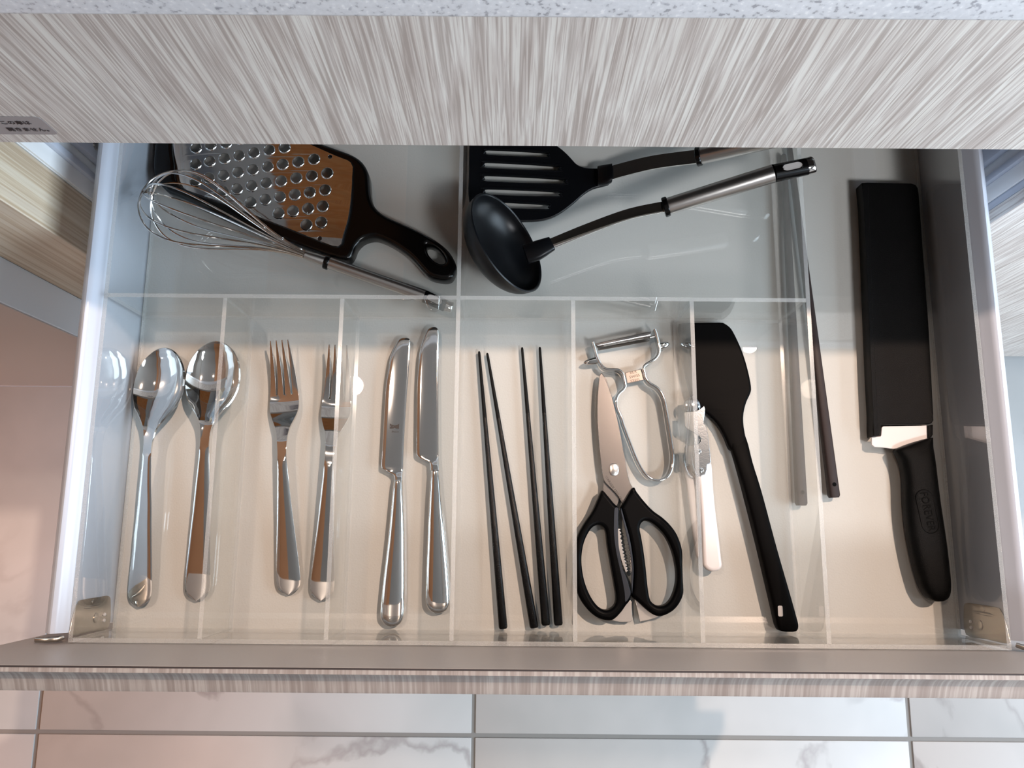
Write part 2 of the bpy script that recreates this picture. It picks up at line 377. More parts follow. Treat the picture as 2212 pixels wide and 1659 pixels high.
for sgn, x in ((-1, -0.40), (1, 0.352)):
    s = -sgn
    bx = lambda nm, a, b, y0, y1, z0, z1, mt, bv: box(nm, min(x + s * a, x + s * b), max(x + s * a, x + s * b), y0, y1, z0, z1, mt, sk, bv)
    o = bx('runner_post', 0.0, 0.002, 0.3462, 0.360, -0.30, 0.16, 'white_matte', 0.0004)
    o = bx('runner_post', 0.0, 0.006, 0.360, 0.366, -0.30, 0.16, 'white_steel', 0.001)
    pl = bx('runner_plate', 0.0, 0.008, 0.376, 0.44, -0.02, 0.12, 'white_steel', 0.003)
    for zz, rr in ((0.0125, 0.0045),):
        c = Vector((x + s * 0.008, 0.388, zz + (0.004 if sgn < 0 else -0.006)))
        rod('screw', c, c + Vector((s * 0.0018, 0, 0)), [(0, rr, rr), (0.7, rr, rr), (1, rr * 0.6, rr * 0.6)], 'bracket', pl, 14)
nb = thing('base_cabinet', 'base cabinet with pale grey ash door right of the drawer', 'cabinet', (0.9, 0.6, FZ))
box('door', 0.352, 0.95, 0.3285, 0.340, FZ + 0.033, PB - 0.004, 'front_wood', nb, 0.0006, 1)
box('gasket', 0.353, 0.95, 0.3405, 0.356, FZ + 0.05, PB - 0.004, 'white_steel', nb, 0.001, 1)
dw = thing('dishwasher', 'built-in dishwasher with plain warm grey front left of the drawer', 'dishwasher', (-0.8, 0.5, FZ))
box('body', -1.07, -0.4765, 0.30, 0.85, FZ + 0.112, PB - 0.004, 'appliance_side', dw)
box('door', -1.07, -0.4765, 0.2612, 0.2995, FZ + 0.112, PB - 0.004, 'appliance_side', dw, 0.0008, 1)
box('front_panel', -1.07, -0.478, 0.2600, 0.2610, FZ + 0.112, PB - 0.004, 'appliance_front', dw)
box('bottom_lip', -1.07, -0.478, 0.259, 0.2612, FZ + 0.110, FZ + 0.1135, 'white_steel', dw, 0.0004, 1)
box('plinth', -1.07, -0.4765, 0.33, 0.35, FZ + 0.0006, FZ + 0.11, 'appliance_front', dw)

# ------------------------------------------------------------------ drawer
dr = thing('drawer', 'open white metal-sided drawer with pale ash front, pulled out', 'drawer', (-0.024, 0.22, -0.02))
box('drawer_floor', -0.3498, 0.3024, -0.0040, 0.4695, -0.016, -0.0032, 'liner', dr)
pr = [(0, -0.02), (0, 0.0580), (-0.0008, 0.0592), (-0.0046, 0.0628), (-0.0050, 0.0636), (-0.0070, 0.0654), (-0.0086, 0.0660), (-0.0100, 0.0656), (-0.0112, 0.0645), (-0.0160, 0.0586), (-0.0170, 0.0568), (-0.0174, 0.0545), (-0.0174, -0.02)]
extr('side_rail', [(-0.3502 + a, b) for a, b in pr], 'y', 0.003, 0.47, 'white_steel', dr)
extr('side_rail', [(0.3028 - a, b) for a, b in pr], 'y', 0.003, 0.47, 'white_steel', dr)
box('back_panel', -0.3488, 0.3012, 0.47, 0.482, -0.016, 0.06, 'white_matte', dr)
FX0, FX1 = -0.3895, 0.3415
scoop = [(-0.0078, 0.147)] + [(-0.0082 - 0.0143 * (1 - cos(a)) ** 0.9, 0.1465 - 0.0205 * sin(a) ** 0.8) for a in [R(12 * k) for k in range(0, 8)]]
scoop = [(-0.0078, 0.147), (-0.0080, 0.1440), (-0.0086, 0.1400), (-0.0098, 0.1360), (-0.0118, 0.1325), (-0.0145, 0.1298), (-0.0178, 0.1280), (-0.0210, 0.1268), (-0.0222, 0.1258)]
extr('front_panel', [(-0.0050, -0.06), (-0.0050, 0.147)] + scoop + [(-0.0224, 0.124), (-0.0224, -0.06)], 'x', FX0, FX1, 'shaded_wood', dr)
box('inner_sheet', FX0, FX1, -0.0049, -0.0040, -0.06, 0.1468, 'grey_sheet', dr)
box('edge_seam', FX0, FX1, -0.0052, -0.0042, 0.1466, 0.1472, 'dark_seam', dr)  # dark strip covering the top joint of sheet and wood
for s, x in ((1, -0.3500), (-1, 0.3026)):
    ry = lambda pts: [(y, z) for y, z in pts]
    # corner bracket: plate standing against the rail inside, with a flange turned out over the rail's end
    Yz = Matrix(((0, 0, s, x), (1, 0, 0, 0), (0, 1, 0, 0), (0, 0, 0, 1)))
    out = catm([(0.0, 0.004), (0.0, 0.030), (0.0005, 0.056), (0.006, 0.0575), (0.016, 0.055), (0.0225, 0.051), (0.024, 0.046), (0.024, 0.020), (0.0235, 0.008), (0.018, 0.004)], 3)
    br = flat('corner_bracket', [out], 0.0, 0.0007, 'bracket', dr, 0.0002, xf=Yz)
    X3 = lambda a, y, z: (x + s * a, y, z)
    tube('rib', [X3(0.0002, 0.0182, 0.014), X3(0.0002, 0.0182, 0.022), X3(0.0002, 0.0180, 0.037), X3(0.0002, 0.0180, 0.045)], [0.0003, 0.0015, 0.0015, 0.0003], 'bracket', br, 10)
    rod('screw', X3(0.0005, 0.0092, 0.024), X3(0.0016, 0.0092, 0.024), [(0, 0.0036, 0.0036), (0.6, 0.0036, 0.0036), (1, 0.002, 0.002)], 'bracket', br, 14)
    rod('rivet', X3(0.0005, 0.0212, 0.030), X3(0.0011, 0.0212, 0.030), [(0, 0.002, 0.002), (1, 0.0018, 0.0018)], 'bracket', br, 12)
    for yy in (0.0062, 0.0105):
        rod('stud', X3(0.0006, yy, 0.0125), X3(0.0016, yy, 0.0125), [(0, 0.0014, 0.0014), (1, 0.0012, 0.0012)], 'white_plastic', br, 6)
    fl_ = [X3(-0.0012, 0.0005, 0.062), X3(-0.004, -0.0006, 0.0645), X3(-0.010, -0.0008, 0.0672), X3(-0.0172, -0.0008, 0.0672)]
    tube('flange', fl_, [0.0016, 0.0018, 0.0018, 0.0018], 'bracket', br, 8)

# ------------------------------------------------------------------ clear acrylic tray
xL, d1, d2, dc, d4, d5, dR, xR = -0.3450, -0.2576, -0.1706, -0.0842, 0.0010, 0.0890, 0.1756, 0.2977
H = 0.0619; A = 0.003; YC = 0.2435; YB = 0.462
tray = thing('cutlery_tray', 'clear acrylic cutlery tray with dividers filling the drawer', 'tray', (-0.024, 0.22, -0.003))
def acr(name, x0, x1, y0, y1, z0=0.0, z1=H, big=None):
    bm = bmesh.new(); box_bm(bm, x0, x1, y0, y1, z0, z1)
    thin = min((x1 - x0, 0), (y1 - y0, 1), (z1 - z0, 2))[1]
    for f in bm.faces:
        n = [abs(c) for c in f.normal]; f.material_index = 0 if n.index(max(n)) == thin else 1
    me = bpy.data.meshes.new('m'); bm.to_mesh(me); bm.free()
    return finish(name, me, ['acrylic', 'acrylic_edge'], tray, False)
acr('base_plate', xL - A, xR + A, -A, YB + A, -A, -0.0001)
acr('side_wall', xL - A, xL, -A, YB + A); acr('side_wall', xR, xR + A, -A, YB + A)
acr('front_wall', xL + 0.0001, xR - 0.0001, -A, 0.0); acr('back_wall', xL + 0.0001, xR - 0.0001, YB, YB + A)
for x in (dc, dR): acr('long_divider', x - A / 2, x + A / 2, 0.0001, YB - 0.0001)
acr('cross_wall', xL + 0.0001, dc - A / 2 - 0.0001, YC, YC + A); acr('cross_wall', dc + A / 2 + 0.0001, dR - A / 2 - 0.0001, YC, YC + A)
for x in (d1, d2, d4, d5): acr('short_divider', x - A / 2, x + A / 2, 0.0001, YC - 0.0001)

# ------------------------------------------------------------------ spoons and forks
def slab(bm_top, th):
    """closed thin body from a grid of top points: offset copy below, joined along open edges"""
    bmesh.ops.recalc_face_normals(bm_top, faces=bm_top.faces)
    if sum(f.normal.z for f in bm_top.faces) < 0: bmesh.ops.reverse_faces(bm_top, faces=bm_top.faces)
    bm_top.normal_update()
    me = bpy.data.meshes.new('m'); bm_top.to_mesh(me); bm_top.free()
    o = bpy.data.objects.new('tmp', me); COL.objects.link(o)
    s = o.modifiers.new('s', 'SOLIDIFY'); s.thickness = th; s.offset = -1
    b = o.modifiers.new('b', 'BEVEL'); b.width = th * 0.32; b.segments = 2; b.limit_method = 'ANGLE'; b.angle_limit = R(40)
    u = o.modifiers.new('u', 'SUBSURF'); u.levels = 1; u.render_levels = 1
    dg = bpy.context.evaluated_depsgraph_get(); dg.update()
    r = bpy.data.meshes.new_from_object(o.evaluated_get(dg)); bpy.data.objects.remove(o, do_unlink=True); bpy.data.meshes.remove(me)
    return r
def interp(tab, s):
    for (a, va), (b, vb) in zip(tab, tab[1:]):
        if s <= b:
            t = (s - a) / (b - a); t = t * t * (3 - 2 * t) * 0.5 + t * 0.5
            return va + (vb - va) * t
    return tab[-1][1]
def place(o, tip, end, L, roll=0, z=0.0):
    """canonical piece lies along +Y from its handle end (0) to its tip (L), face up"""
    d = Vector((tip[0] - end[0], tip[1] - end[1], 0)); a = math.atan2(-d.x, d.y)
    o.location = (end[0], end[1], z); o.rotation_euler = Matrix.Rotation(a, 3, 'Z').to_4x4().to_3x3().to_euler()
    o.rotation_euler = (Matrix.Rotation(a, 4, 'Z') @ Matrix.Rotation(roll, 4, 'Y')).to_euler()
    o.scale = (1, d.length / L, 1)
SL = 0.203
def spoon_mesh():
    W_ = [(0, 0.4), (0.5, 3.2), (2, 7.0), (5, 11.0), (10, 15.3), (18, 19.2), (28, 20.7), (36, 20.7), (43, 19.2), (48.6, 16.8), (54.7, 12.4), (61, 7.6), (67, 4.9), (75, 3.5), (84, 3.3), (88, 3.7), (100, 4.4), (130, 6.2), (160, 8.0), (180, 9.3), (192, 9.9), (197, 9.2), (200, 7.4), (202, 4.4), (203, 0.6)]
    Zr = [(0, 10.5), (15, 11.2), (35, 12.2), (55, 14.6), (66, 16.6), (80, 16.4), (100, 14), (140, 9), (175, 5.0), (195, 2.6), (203, 1.8)]
    Dp = [(0, 0), (3, 1.6), (8, 4.4), (18, 7.8), (28, 9.0), (38, 8.6), (48, 6.9), (56, 4.2), (63, 1.6), (70, 0.2), (85, 0), (86, 0), (203, 0)]
    ss = [0, 0.25, 0.8, 2, 3.5, 5.5, 8, 11, 14.5, 18, 22, 26, 30, 34, 38, 42, 46, 50, 54, 58, 62, 66, 70, 75, 80, 84, 86, 88, 92, 100, 110, 120, 130, 140, 150, 160, 170, 180, 187, 192, 196, 199, 201, 202.3, 203]
    tt = [-1, -0.96, -0.86, -0.7, -0.5, -0.25, 0, 0.25, 0.5, 0.7, 0.86, 0.96, 1]
    bm = bmesh.new(); rows = []
    for s in ss:
        w, zr, dp = interp(W_, s), interp(Zr, s), interp(Dp, s); hnd = min(max((s - 86) / 3, 0), 1)
        row = []
        for t in tt:
            z = zr - dp * (1 - abs(t) ** 2.3) + hnd * 0.9 * (1 - abs(t) ** 6) * (1 - 0.35 * t * t)
            row.append(bm.verts.new((w * t / 1000, (203 - s) / 1000, z / 1000)))
        rows.append(row)
    for a, b in zip(rows, rows[1:]):
        for k in range(len(tt) - 1): bm.faces.new((a[k], a[k + 1], b[k + 1], b[k]))
    return slab(bm, 0.0014)
def fork_mesh():
    W_ = [(42, 11.2), (48, 11.7), (54, 11.7), (59, 10.8), (64, 8.6), (70, 6.0), (76, 4.4), (84, 3.6), (92, 3.3), (98, 3.6), (130, 5.3), (160, 7.4), (182, 9.0), (191, 9.5), (196, 8.9), (199, 7.0), (201, 4.2), (202, 0.6)]
    Zr = [(0, 15.0), (12, 10.5), (25, 6.2), (38, 3.4), (48, 3.0), (58, 5.0), (70, 9.6), (84, 13.2), (96, 13.4), (120, 11), (150, 7.2), (180, 3.8), (202, 1.8)]
    cols = []
    for k in range(4):
        for j in range(3): cols.append((k, j))
    ss = [0, 3, 7, 12, 18, 24, 30, 36, 41, 43, 46, 50, 54, 58, 62, 66, 70, 75, 80, 86, 92, 96, 98, 104, 115, 130, 145, 160, 172, 182, 189, 194, 197, 199.5, 201.2, 202]
    bm = bmesh.new(); rows = []
    for s in ss:
        z = interp(Zr, s); row = []
        for i, (k, j) in enumerate(cols):
            hnd = min(max((s - 96) / 3, 0), 1)
            if s <= 43:
                u = s / 42.0; cx = (-6.9 + 4.6 * k) * (1 - u) + (-8.9 + 5.93 * k) * u; hw = (0.35 + 2.05 * u ** 0.8) if s < 42 else 2.4
                x = cx + hw * (j - 1); zz = z
            else:
                w = interp(W_, s); t = -1 + 2 * i / 11.0; x = w * t
                zz = z + (t * t - 0.6) * 0.5 * min(1, (86 - s) / 30 if s < 86 else 0) + hnd * 0.9 * (1 - abs(t) ** 6) * (1 - 0.3 * t * t)
            row.append(bm.verts.new((x / 1000, (202 - s) / 1000, zz / 1000)))
        rows.append(row)
    for si, (a, b) in enumerate(zip(rows, rows[1:])):
        for i in range(11):
            if ss[si + 1] <= 43 and cols[i][0] != cols[i + 1][0]: continue
            bm.faces.new((a[i], a[i + 1], b[i + 1], b[i]))
    return slab(bm, 0.0016)
sp = [(-0.3259,0.2161,0.012),(-0.3336,0.0153,0.004),(-0.2826,0.2222,0.012),(-0.2845,0.02,0.003)]
me = spoon_mesh(); me.materials.append(M['chrome'])
me.polygons.foreach_set('use_smooth', [True] * len(me.polygons))
spoon = bpy.data.objects.new('table_spoon', me); COL.objects.link(spoon)
tag(spoon, 'polished steel table spoon tilted on its side next to the left tray wall', 'spoon', 'table spoons')
place(spoon, (sp[0][0] + 0.0051, sp[0][1]), (sp[1][0] + 0.0062, sp[1][1]), SL, R(-8), 0.0022)
s2 = spoon.copy(); COL.objects.link(s2); place(s2, (sp[2][0] + 0.0010, sp[2][1]), sp[3], SL, R(2), 0.0008)
s2['label'] = 'polished steel table spoon lying flat beside the first divider'
fk = [(-0.2299,0.2226,0.015),(-0.2142,0.0251,0.003),(-0.1828,0.2192,0.015),(-0.1891,0.0208,0.003)]
me = fork_mesh(); me.materials.append(M['chrome'])
me.polygons.foreach_set('use_smooth', [True] * len(me.polygons))
fork = bpy.data.objects.new('table_fork', me); COL.objects.link(fork)
tag(fork, 'polished steel table fork alone in mid compartment, nearer the spoons', 'fork', 'table forks')
place(fork, fk[0], fk[1], 0.202, 0, 0.0002)
f2 = fork.copy(); COL.objects.link(f2); place(f2, fk[2], fk[3], 0.202, 0, 0.0002)
f2['label'] = 'polished steel table fork half behind the divider, nearer the knives'

# ------------------------------------------------------------------ table knives
def table_knife(label, blade, handle, mark):
    xs = [p[0] for p in blade + handle]; ys = [p[1] for p in blade + handle]
    t = thing('table_knife', label, 'knife', (sum(xs) / len(xs), sum(ys) / len(ys), 0), 'table knives')
    b = ribbon('blade', blade, 'chrome', t, 0.45, 20, 3)
    ribbon('handle', handle, 'chrome', t, 0.8, 20, 3)
    if mark:
        c = [(-0.1371,0.1555,0.0052),(-0.1362,0.1511,0.0052)]
        xf = zrot(c[0][0], c[0][1], c[0][2], R(-2))
        flat('maker_mark', [[(-0.0037, -0.0019), (-0.0037, 0.0022), (-0.002, 0.0012), (0, 0.0008), (0.002, 0.0012), (0.0037, 0.0022), (0.0037, -0.0019), (0.0012, -0.0016), (0, -0.0009), (-0.0008, -0.0018)], [(-0.0032, -0.0008), (-0.0032, 0.0008), (-0.0024, 0.0004), (-0.0026, -0.0008)], [(-0.0014, -0.0004), (-0.0014, 0.0), (-0.0006, 0.0), (-0.0006, -0.0004)]], 0, 0.0001, 'etch', t, 0.00002, xf=xf)
        text('lettering', 'INOX', 0.0022, zrot(c[1][0], c[1][1], c[1][2], R(-2)), 'etch', t, 0.00003)
table_knife('polished steel table knife with small stamped maker mark on its blade',
    [(-0.1319,0.2279,-0.1299,0.2279,0.0036,0.0014),(-0.1341,0.2276,-0.1282,0.2276,0.0036,0.002),(-0.136,0.2264,-0.127,0.2264,0.0036,0.0026),(-0.138,0.223,-0.1266,0.2231,0.0036,0.003),(-0.142,0.2138,-0.1268,0.2139,0.0036,0.003),(-0.1435,0.2055,-0.127,0.2056,0.0036,0.003),(-0.1449,0.1931,-0.1274,0.1933,0.0036,0.003),(-0.1455,0.1808,-0.128,0.181,0.0036,0.003),(-0.1459,0.1646,-0.1285,0.1647,0.0036,0.003),(-0.1461,0.1485,-0.1289,0.1486,0.0036,0.003),(-0.1464,0.1325,-0.1291,0.1326,0.0036,0.003),(-0.1465,0.1246,-0.1291,0.1247,0.0036,0.003),(-0.1456,0.1218,-0.1291,0.122,0.0037,0.003),(-0.1413,0.1197,-0.1292,0.1198,0.0038,0.0032),(-0.1373,0.1175,-0.1293,0.1176,0.004,0.0038),(-0.1357,0.1152,-0.1294,0.1152,0.0042,0.0046),(-0.1358,0.1119,-0.1296,0.1119,0.0044,0.0054)],
    [(-0.1358,0.1132,-0.1293,0.1133,0.0044,0.0054),(-0.136,0.1113,-0.129,0.1113,0.0045,0.0066),(-0.1363,0.1106,-0.129,0.1106,0.0045,0.0076),(-0.1374,0.0933,-0.1277,0.0933,0.0045,0.0082),(-0.1385,0.0761,-0.1267,0.0762,0.0045,0.0084),(-0.1398,0.0591,-0.126,0.0592,0.0045,0.0084),(-0.1413,0.0423,-0.1254,0.0424,0.0045,0.0082),(-0.1425,0.0257,-0.1249,0.0258,0.0044,0.0078),(-0.1432,0.0141,-0.1249,0.0142,0.0042,0.0074),(-0.1425,0.0084,-0.1254,0.0085,0.0042,0.007),(-0.14,0.0047,-0.1275,0.0048,0.004,0.006),(-0.137,0.0028,-0.1305,0.0029,0.004,0.004),(-0.1347,0.0023,-0.1327,0.0024,0.004,0.0016)], True)
table_knife('polished steel table knife with dark plain blade nearest the chopsticks',
    [(-0.1087,0.2371,-0.1068,0.2371,0.0036,0.0014),(-0.1107,0.2366,-0.1056,0.2367,0.0036,0.002),(-0.1124,0.2355,-0.1046,0.2356,0.0036,0.0026),(-0.1137,0.2337,-0.1041,0.2338,0.0036,0.003),(-0.1156,0.229,-0.1038,0.2291,0.0036,0.003),(-0.1178,0.2223,-0.1036,0.2224,0.0036,0.003),(-0.1192,0.214,-0.1034,0.2141,0.0036,0.003),(-0.12,0.1974,-0.1032,0.1976,0.0036,0.003),(-0.1201,0.181,-0.1028,0.1812,0.0036,0.003),(-0.1198,0.1648,-0.1024,0.1649,0.0036,0.003),(-0.1195,0.1487,-0.1019,0.1488,0.0036,0.003),(-0.1191,0.1351,-0.1015,0.1352,0.0036,0.003),(-0.1184,0.1323,-0.1014,0.1325,0.0036,0.003),(-0.1155,0.1302,-0.1013,0.1303,0.0038,0.0032),(-0.1092,0.1274,-0.1011,0.1274,0.004,0.0038),(-0.1078,0.1248,-0.1009,0.1249,0.0042,0.0046),(-0.1076,0.1209,-0.1006,0.1209,0.0044,0.0054)],
    [(-0.107,0.1213,-0.1006,0.1213,0.0044,0.0054),(-0.1072,0.1195,-0.1005,0.1196,0.0045,0.0066),(-0.1072,0.1188,-0.1004,0.1189,0.0045,0.0076),(-0.1079,0.1021,-0.0987,0.1022,0.0045,0.0082),(-0.1084,0.0849,-0.0966,0.085,0.0045,0.0084),(-0.1086,0.0678,-0.0946,0.068,0.0045,0.0084),(-0.1089,0.051,-0.0927,0.0511,0.0045,0.0082),(-0.109,0.0342,-0.0911,0.0344,0.0044,0.0078),(-0.109,0.0243,-0.0905,0.0244,0.0042,0.0074),(-0.1081,0.0185,-0.0906,0.0186,0.0042,0.007),(-0.1058,0.0148,-0.0924,0.0149,0.004,0.006),(-0.1024,0.0129,-0.0956,0.013,0.004,0.004),(-0.1001,0.0124,-0.0976,0.0125,0.004,0.0016)], False)

# ------------------------------------------------------------------ chopsticks
def chopstick(name, label, tip, end, r0, r1, mats, cat, grp, split=0.25, hole=False, e=0.75):
    secs = [(0, r0 * 0.5), (0.004, r0 * 0.9), (0.012, r0), (split - 0.002, r0 + (r1 - r0) * split), (split, r0 + (r1 - r0) * split * 1.02), (0.6, r0 + (r1 - r0) * 0.62), (0.994, r1), (1, r1 * 0.8)]
    a = (tip[0], tip[1], r0 + 0.0002); b = (end[0], end[1], r1 + 0.0002)
    o = rod(name, a, b, [(t, r, r) for t, r in secs], mats, None, 16, e)
    tag(o, label, cat, grp)
    X = axis_xf(a, b).inverted(); L = (Vector(b) - Vector(a)).length
    for p in o.data.polygons:
        c = X @ (o.matrix_basis @ p.center)
        if c.x < L * split: p.material_index = min(1, len(mats) - 1)
    if hole:
        h = Vector(a).lerp(Vector(b), 0.966); h.z += r1 * 0.98
        rod('cord_hole', h - Vector((0, 0, 0.003)), h + Vector((0.00001, 0, 0.00008)), [(0, 0.0016, 0.0016), (1, 0.0016, 0.0016)], 'engrave', o, 12)
    return o
ck = [(-0.071,0.2179,0.001),(-0.0492,0.0015,0.0035),(-0.0644,0.2166,0.001),(-0.0256,0.0023,0.0035),(-0.0361,0.2215,0.001),(-0.0167,0.0043,0.0035),(-0.0217,0.2219,0.001),(-0.0072,0.0044,0.0035)]
lab = ['black lacquered chopstick at far left of its four', 'black lacquered chopstick slanting across its compartment, second from left', 'black lacquered chopstick third from left, next to the rightmost', 'black lacquered chopstick at far right of its four']
for i in range(4):
    chopstick('chopstick', lab[i], ck[2 * i], ck[2 * i + 1], 0.00105, 0.0034, ['lacquer', 'lacquer_matt'], 'chopstick', 'black chopsticks')
lc = [(0.1852,0.3912,0.0018),(0.1825,0.0959,0.004),(0.1905,0.3989,0.0018),(0.2084,0.1022,0.004)]
chopstick('cooking_chopstick', 'long dark brown cooking chopstick seen faded behind the clear divider', lc[0], lc[1], 0.0021, 0.0042, ['dark_wood'], 'chopstick', 'long cooking chopsticks', 0.02, True, 0.5)
chopstick('cooking_chopstick', 'long dark brown cooking chopstick in the open beside the knife guard', lc[2], lc[3], 0.0021, 0.0042, ['dark_wood'], 'chopstick', 'long cooking chopsticks', 0.02, True, 0.5)

# ------------------------------------------------------------------ scissors
sc = thing('kitchen_scissors', 'kitchen scissors with black looped handles and serrated steel gap', 'scissors', (0.045, 0.09, 0))
main = [(0.0274,0.1994),(0.0288,0.1978),(0.0304,0.1948),(0.0328,0.1886),(0.0358,0.1795),(0.0383,0.1686),(0.0405,0.1587),(0.0424,0.1479),(0.044,0.1381),(0.0455,0.1301),(0.0468,0.1204),(0.0487,0.1125),(0.0512,0.1069),(0.0484,0.0986),(0.0429,0.0959),(0.0393,0.102),(0.0336,0.108),(0.0289,0.1131),(0.0274,0.1175),(0.0266,0.1247),(0.0254,0.1362),(0.0244,0.1496),(0.0238,0.1631),(0.024,0.1767),(0.0249,0.1886),(0.0259,0.1964)]
under = [(0.0272,0.1996),(0.0299,0.1975),(0.0322,0.1939),(0.0338,0.1874),(0.0358,0.1792),(0.0375,0.1682),(0.0389,0.1573),(0.0406,0.1474),(0.0422,0.1402),(0.0442,0.1304),(0.0432,0.1215),(0.0421,0.1118),(0.0411,0.1039),(0.039,0.0951),(0.0347,0.0916),(0.0286,0.0968),(0.0277,0.1055),(0.0281,0.1143),(0.029,0.1276),(0.0283,0.1455),(0.0268,0.1681),(0.0267,0.1864)]
flat('blade', [catm(main, 3)], 0.0056, 0.0074, 'blade_steel', sc, 0.0003)
flat('blade', [catm(under, 3)], 0.0034, 0.0052, 'blade_steel', sc, 0.0003)
pv = [(0.0363,0.1225,0.0074)][0]
rod('pivot', (pv[0], pv[1], 0.0072), (pv[0] + 0.00001, pv[1], 0.0083), [(0, 0.0048, 0.0036), (0.7, 0.0048, 0.0036), (1, 0.0042, 0.003)], 'satin', sc, 18, 0.75)
hl = [(0.0265,0.1061),(0.0234,0.0999),(0.0191,0.0905),(0.0126,0.081),(0.0082,0.0733),(0.0055,0.0648),(0.0046,0.0547),(0.0047,0.0446),(0.0055,0.0346),(0.0076,0.0271),(0.0114,0.0204),(0.0173,0.0139),(0.0236,0.0102),(0.0304,0.0089),(0.0346,0.0102),(0.0396,0.015),(0.0433,0.02),(0.0466,0.0241),(0.0471,0.0283),(0.0459,0.0341),(0.0439,0.0407),(0.041,0.0474),(0.0389,0.06),(0.0382,0.0719),(0.0387,0.0855),(0.0391,0.0924),(0.0355,0.0962),(0.0306,0.1023)]
hlh = [(0.024,0.0796),(0.0274,0.0777),(0.0291,0.0735),(0.03,0.0642),(0.0315,0.0549),(0.033,0.0457),(0.0346,0.0365),(0.0358,0.0282),(0.0357,0.0224),(0.0333,0.0185),(0.0284,0.0164),(0.0233,0.0182),(0.0182,0.0239),(0.014,0.0322),(0.0113,0.0413),(0.0101,0.0514),(0.0106,0.0598),(0.0128,0.0683),(0.0168,0.0758),(0.0205,0.079)]
hr = [(0.0503,0.1083),(0.0533,0.105),(0.0584,0.0984),(0.0652,0.0911),(0.0727,0.0856),(0.0788,0.0797),(0.0838,0.072),(0.0876,0.0612),(0.0893,0.0503),(0.0893,0.0394),(0.0875,0.0294),(0.0838,0.022),(0.0794,0.017),(0.0742,0.0138),(0.0689,0.0123),(0.0639,0.0134),(0.0582,0.0176),(0.0532,0.0221),(0.0491,0.0257),(0.0479,0.0283),(0.0488,0.0349),(0.0494,0.0475),(0.0484,0.0601),(0.0464,0.0719),(0.0432,0.0838),(0.0409,0.092),(0.042,0.095)]
hr = [(min(p[0], 0.0870), p[1]) for p in hr]
hrh = [(0.0596,0.0831),(0.0648,0.0813),(0.0708,0.0762),(0.0758,0.0694),(0.0797,0.0603),(0.0819,0.0502),(0.0824,0.041),(0.081,0.0327),(0.0778,0.0252),(0.0736,0.0209),(0.0684,0.0197),(0.0642,0.0214),(0.0615,0.0251),(0.06,0.035),(0.059,0.0475),(0.0576,0.0601),(0.0561,0.0703),(0.055,0.0771),(0.0563,0.0814)]
for out, hole in ((hl, hlh), (hr, hrh)):
    h = flat('handle', [catm(out, 4), catm(hole, 4)], 0.0012, 0.0135, 'scissor_black', sc, 0.0028, res=3)
gl_ = [(0.0356,0.0923),(0.0385,0.0923),(0.0382,0.0855),(0.038,0.0719),(0.0387,0.06),(0.0407,0.0475),(0.0437,0.0408),(0.0456,0.0342),(0.0467,0.0284),(0.0427,0.0226),(0.042,0.03),(0.0396,0.0433),(0.0364,0.0583),(0.0348,0.0718),(0.0349,0.0838)]
gr_ = [(0.0408,0.0925),(0.0431,0.0838),(0.0463,0.0719),(0.0483,0.0601),(0.0493,0.0476),(0.0487,0.0367),(0.0477,0.0284),(0.0473,0.035),(0.0478,0.0475),(0.0466,0.0601),(0.0444,0.0719),(0.0419,0.083),(0.0404,0.0898)]
flat('inlay', [catm(gl_, 3)], 0.0131, 0.0138, 'scissor_grey', sc, 0.0003)
flat('inlay', [catm(gr_, 3)], 0.0131, 0.0138, 'scissor_grey', sc, 0.0003)
def teeth(path, back, n, amp):
    out = []
    pts = catm(path, 12, False); m = len(pts)
    for k in range(2 * n + 1):
        p = pts[min(int(k / (2 * n) * (m - 1)), m - 1)]
        out.append((p[0] + (amp if k % 2 else 0), p[1]))
    return out + list(reversed(back))
t1 = teeth([(0.0394,0.077),(0.0408,0.065),(0.0428,0.054),(0.0449,0.0447)], [(0.0375,0.077),(0.0382,0.065),(0.0404,0.054),(0.0439,0.0439)], 13, 0.0013)
t2 = teeth([(0.0453,0.077),(0.047,0.0651),(0.0479,0.054),(0.0475,0.0447)], [(0.048,0.077),(0.0503,0.0651),(0.051,0.054),(0.0499,0.0448)], 13, -0.0009)
flat('serrated_jaw', [t1], 0.006, 0.0095, 'satin', sc, 0.0002)
flat('serrated_jaw', [t2], 0.006, 0.0095, 'satin', sc, 0.0002)
flat('tail', [[(0.0274,0.0134),(0.0334,0.0083),(0.0393,0.0072),(0.0471,0.0073),(0.049,0.0086),(0.0484,0.0236),(0.0439,0.0219)]], 0.0035, 0.0055, 'satin', sc, 0.0003)
flat('tail', [[(0.0509,0.0253),(0.0531,0.0144),(0.0544,0.0076),(0.0608,0.0087),(0.0686,0.0112),(0.0645,0.0178)]], 0.0035, 0.0055, 'satin', sc, 0.0003)
tx = [(0.0318,0.1142,0.0075),(0.0423,0.0983,0.0075)]
ang = math.atan2(tx[1][1] - tx[0][1], tx[1][0] - tx[0][0])
text('lettering', 'STAINLESS STEEL CHINA', 0.0026, zrot((tx[0][0] + tx[1][0]) / 2, (tx[0][1] + tx[1][1]) / 2, 0.00745, ang), 'etch', sc, 0.00004, 0.95, 0.98)

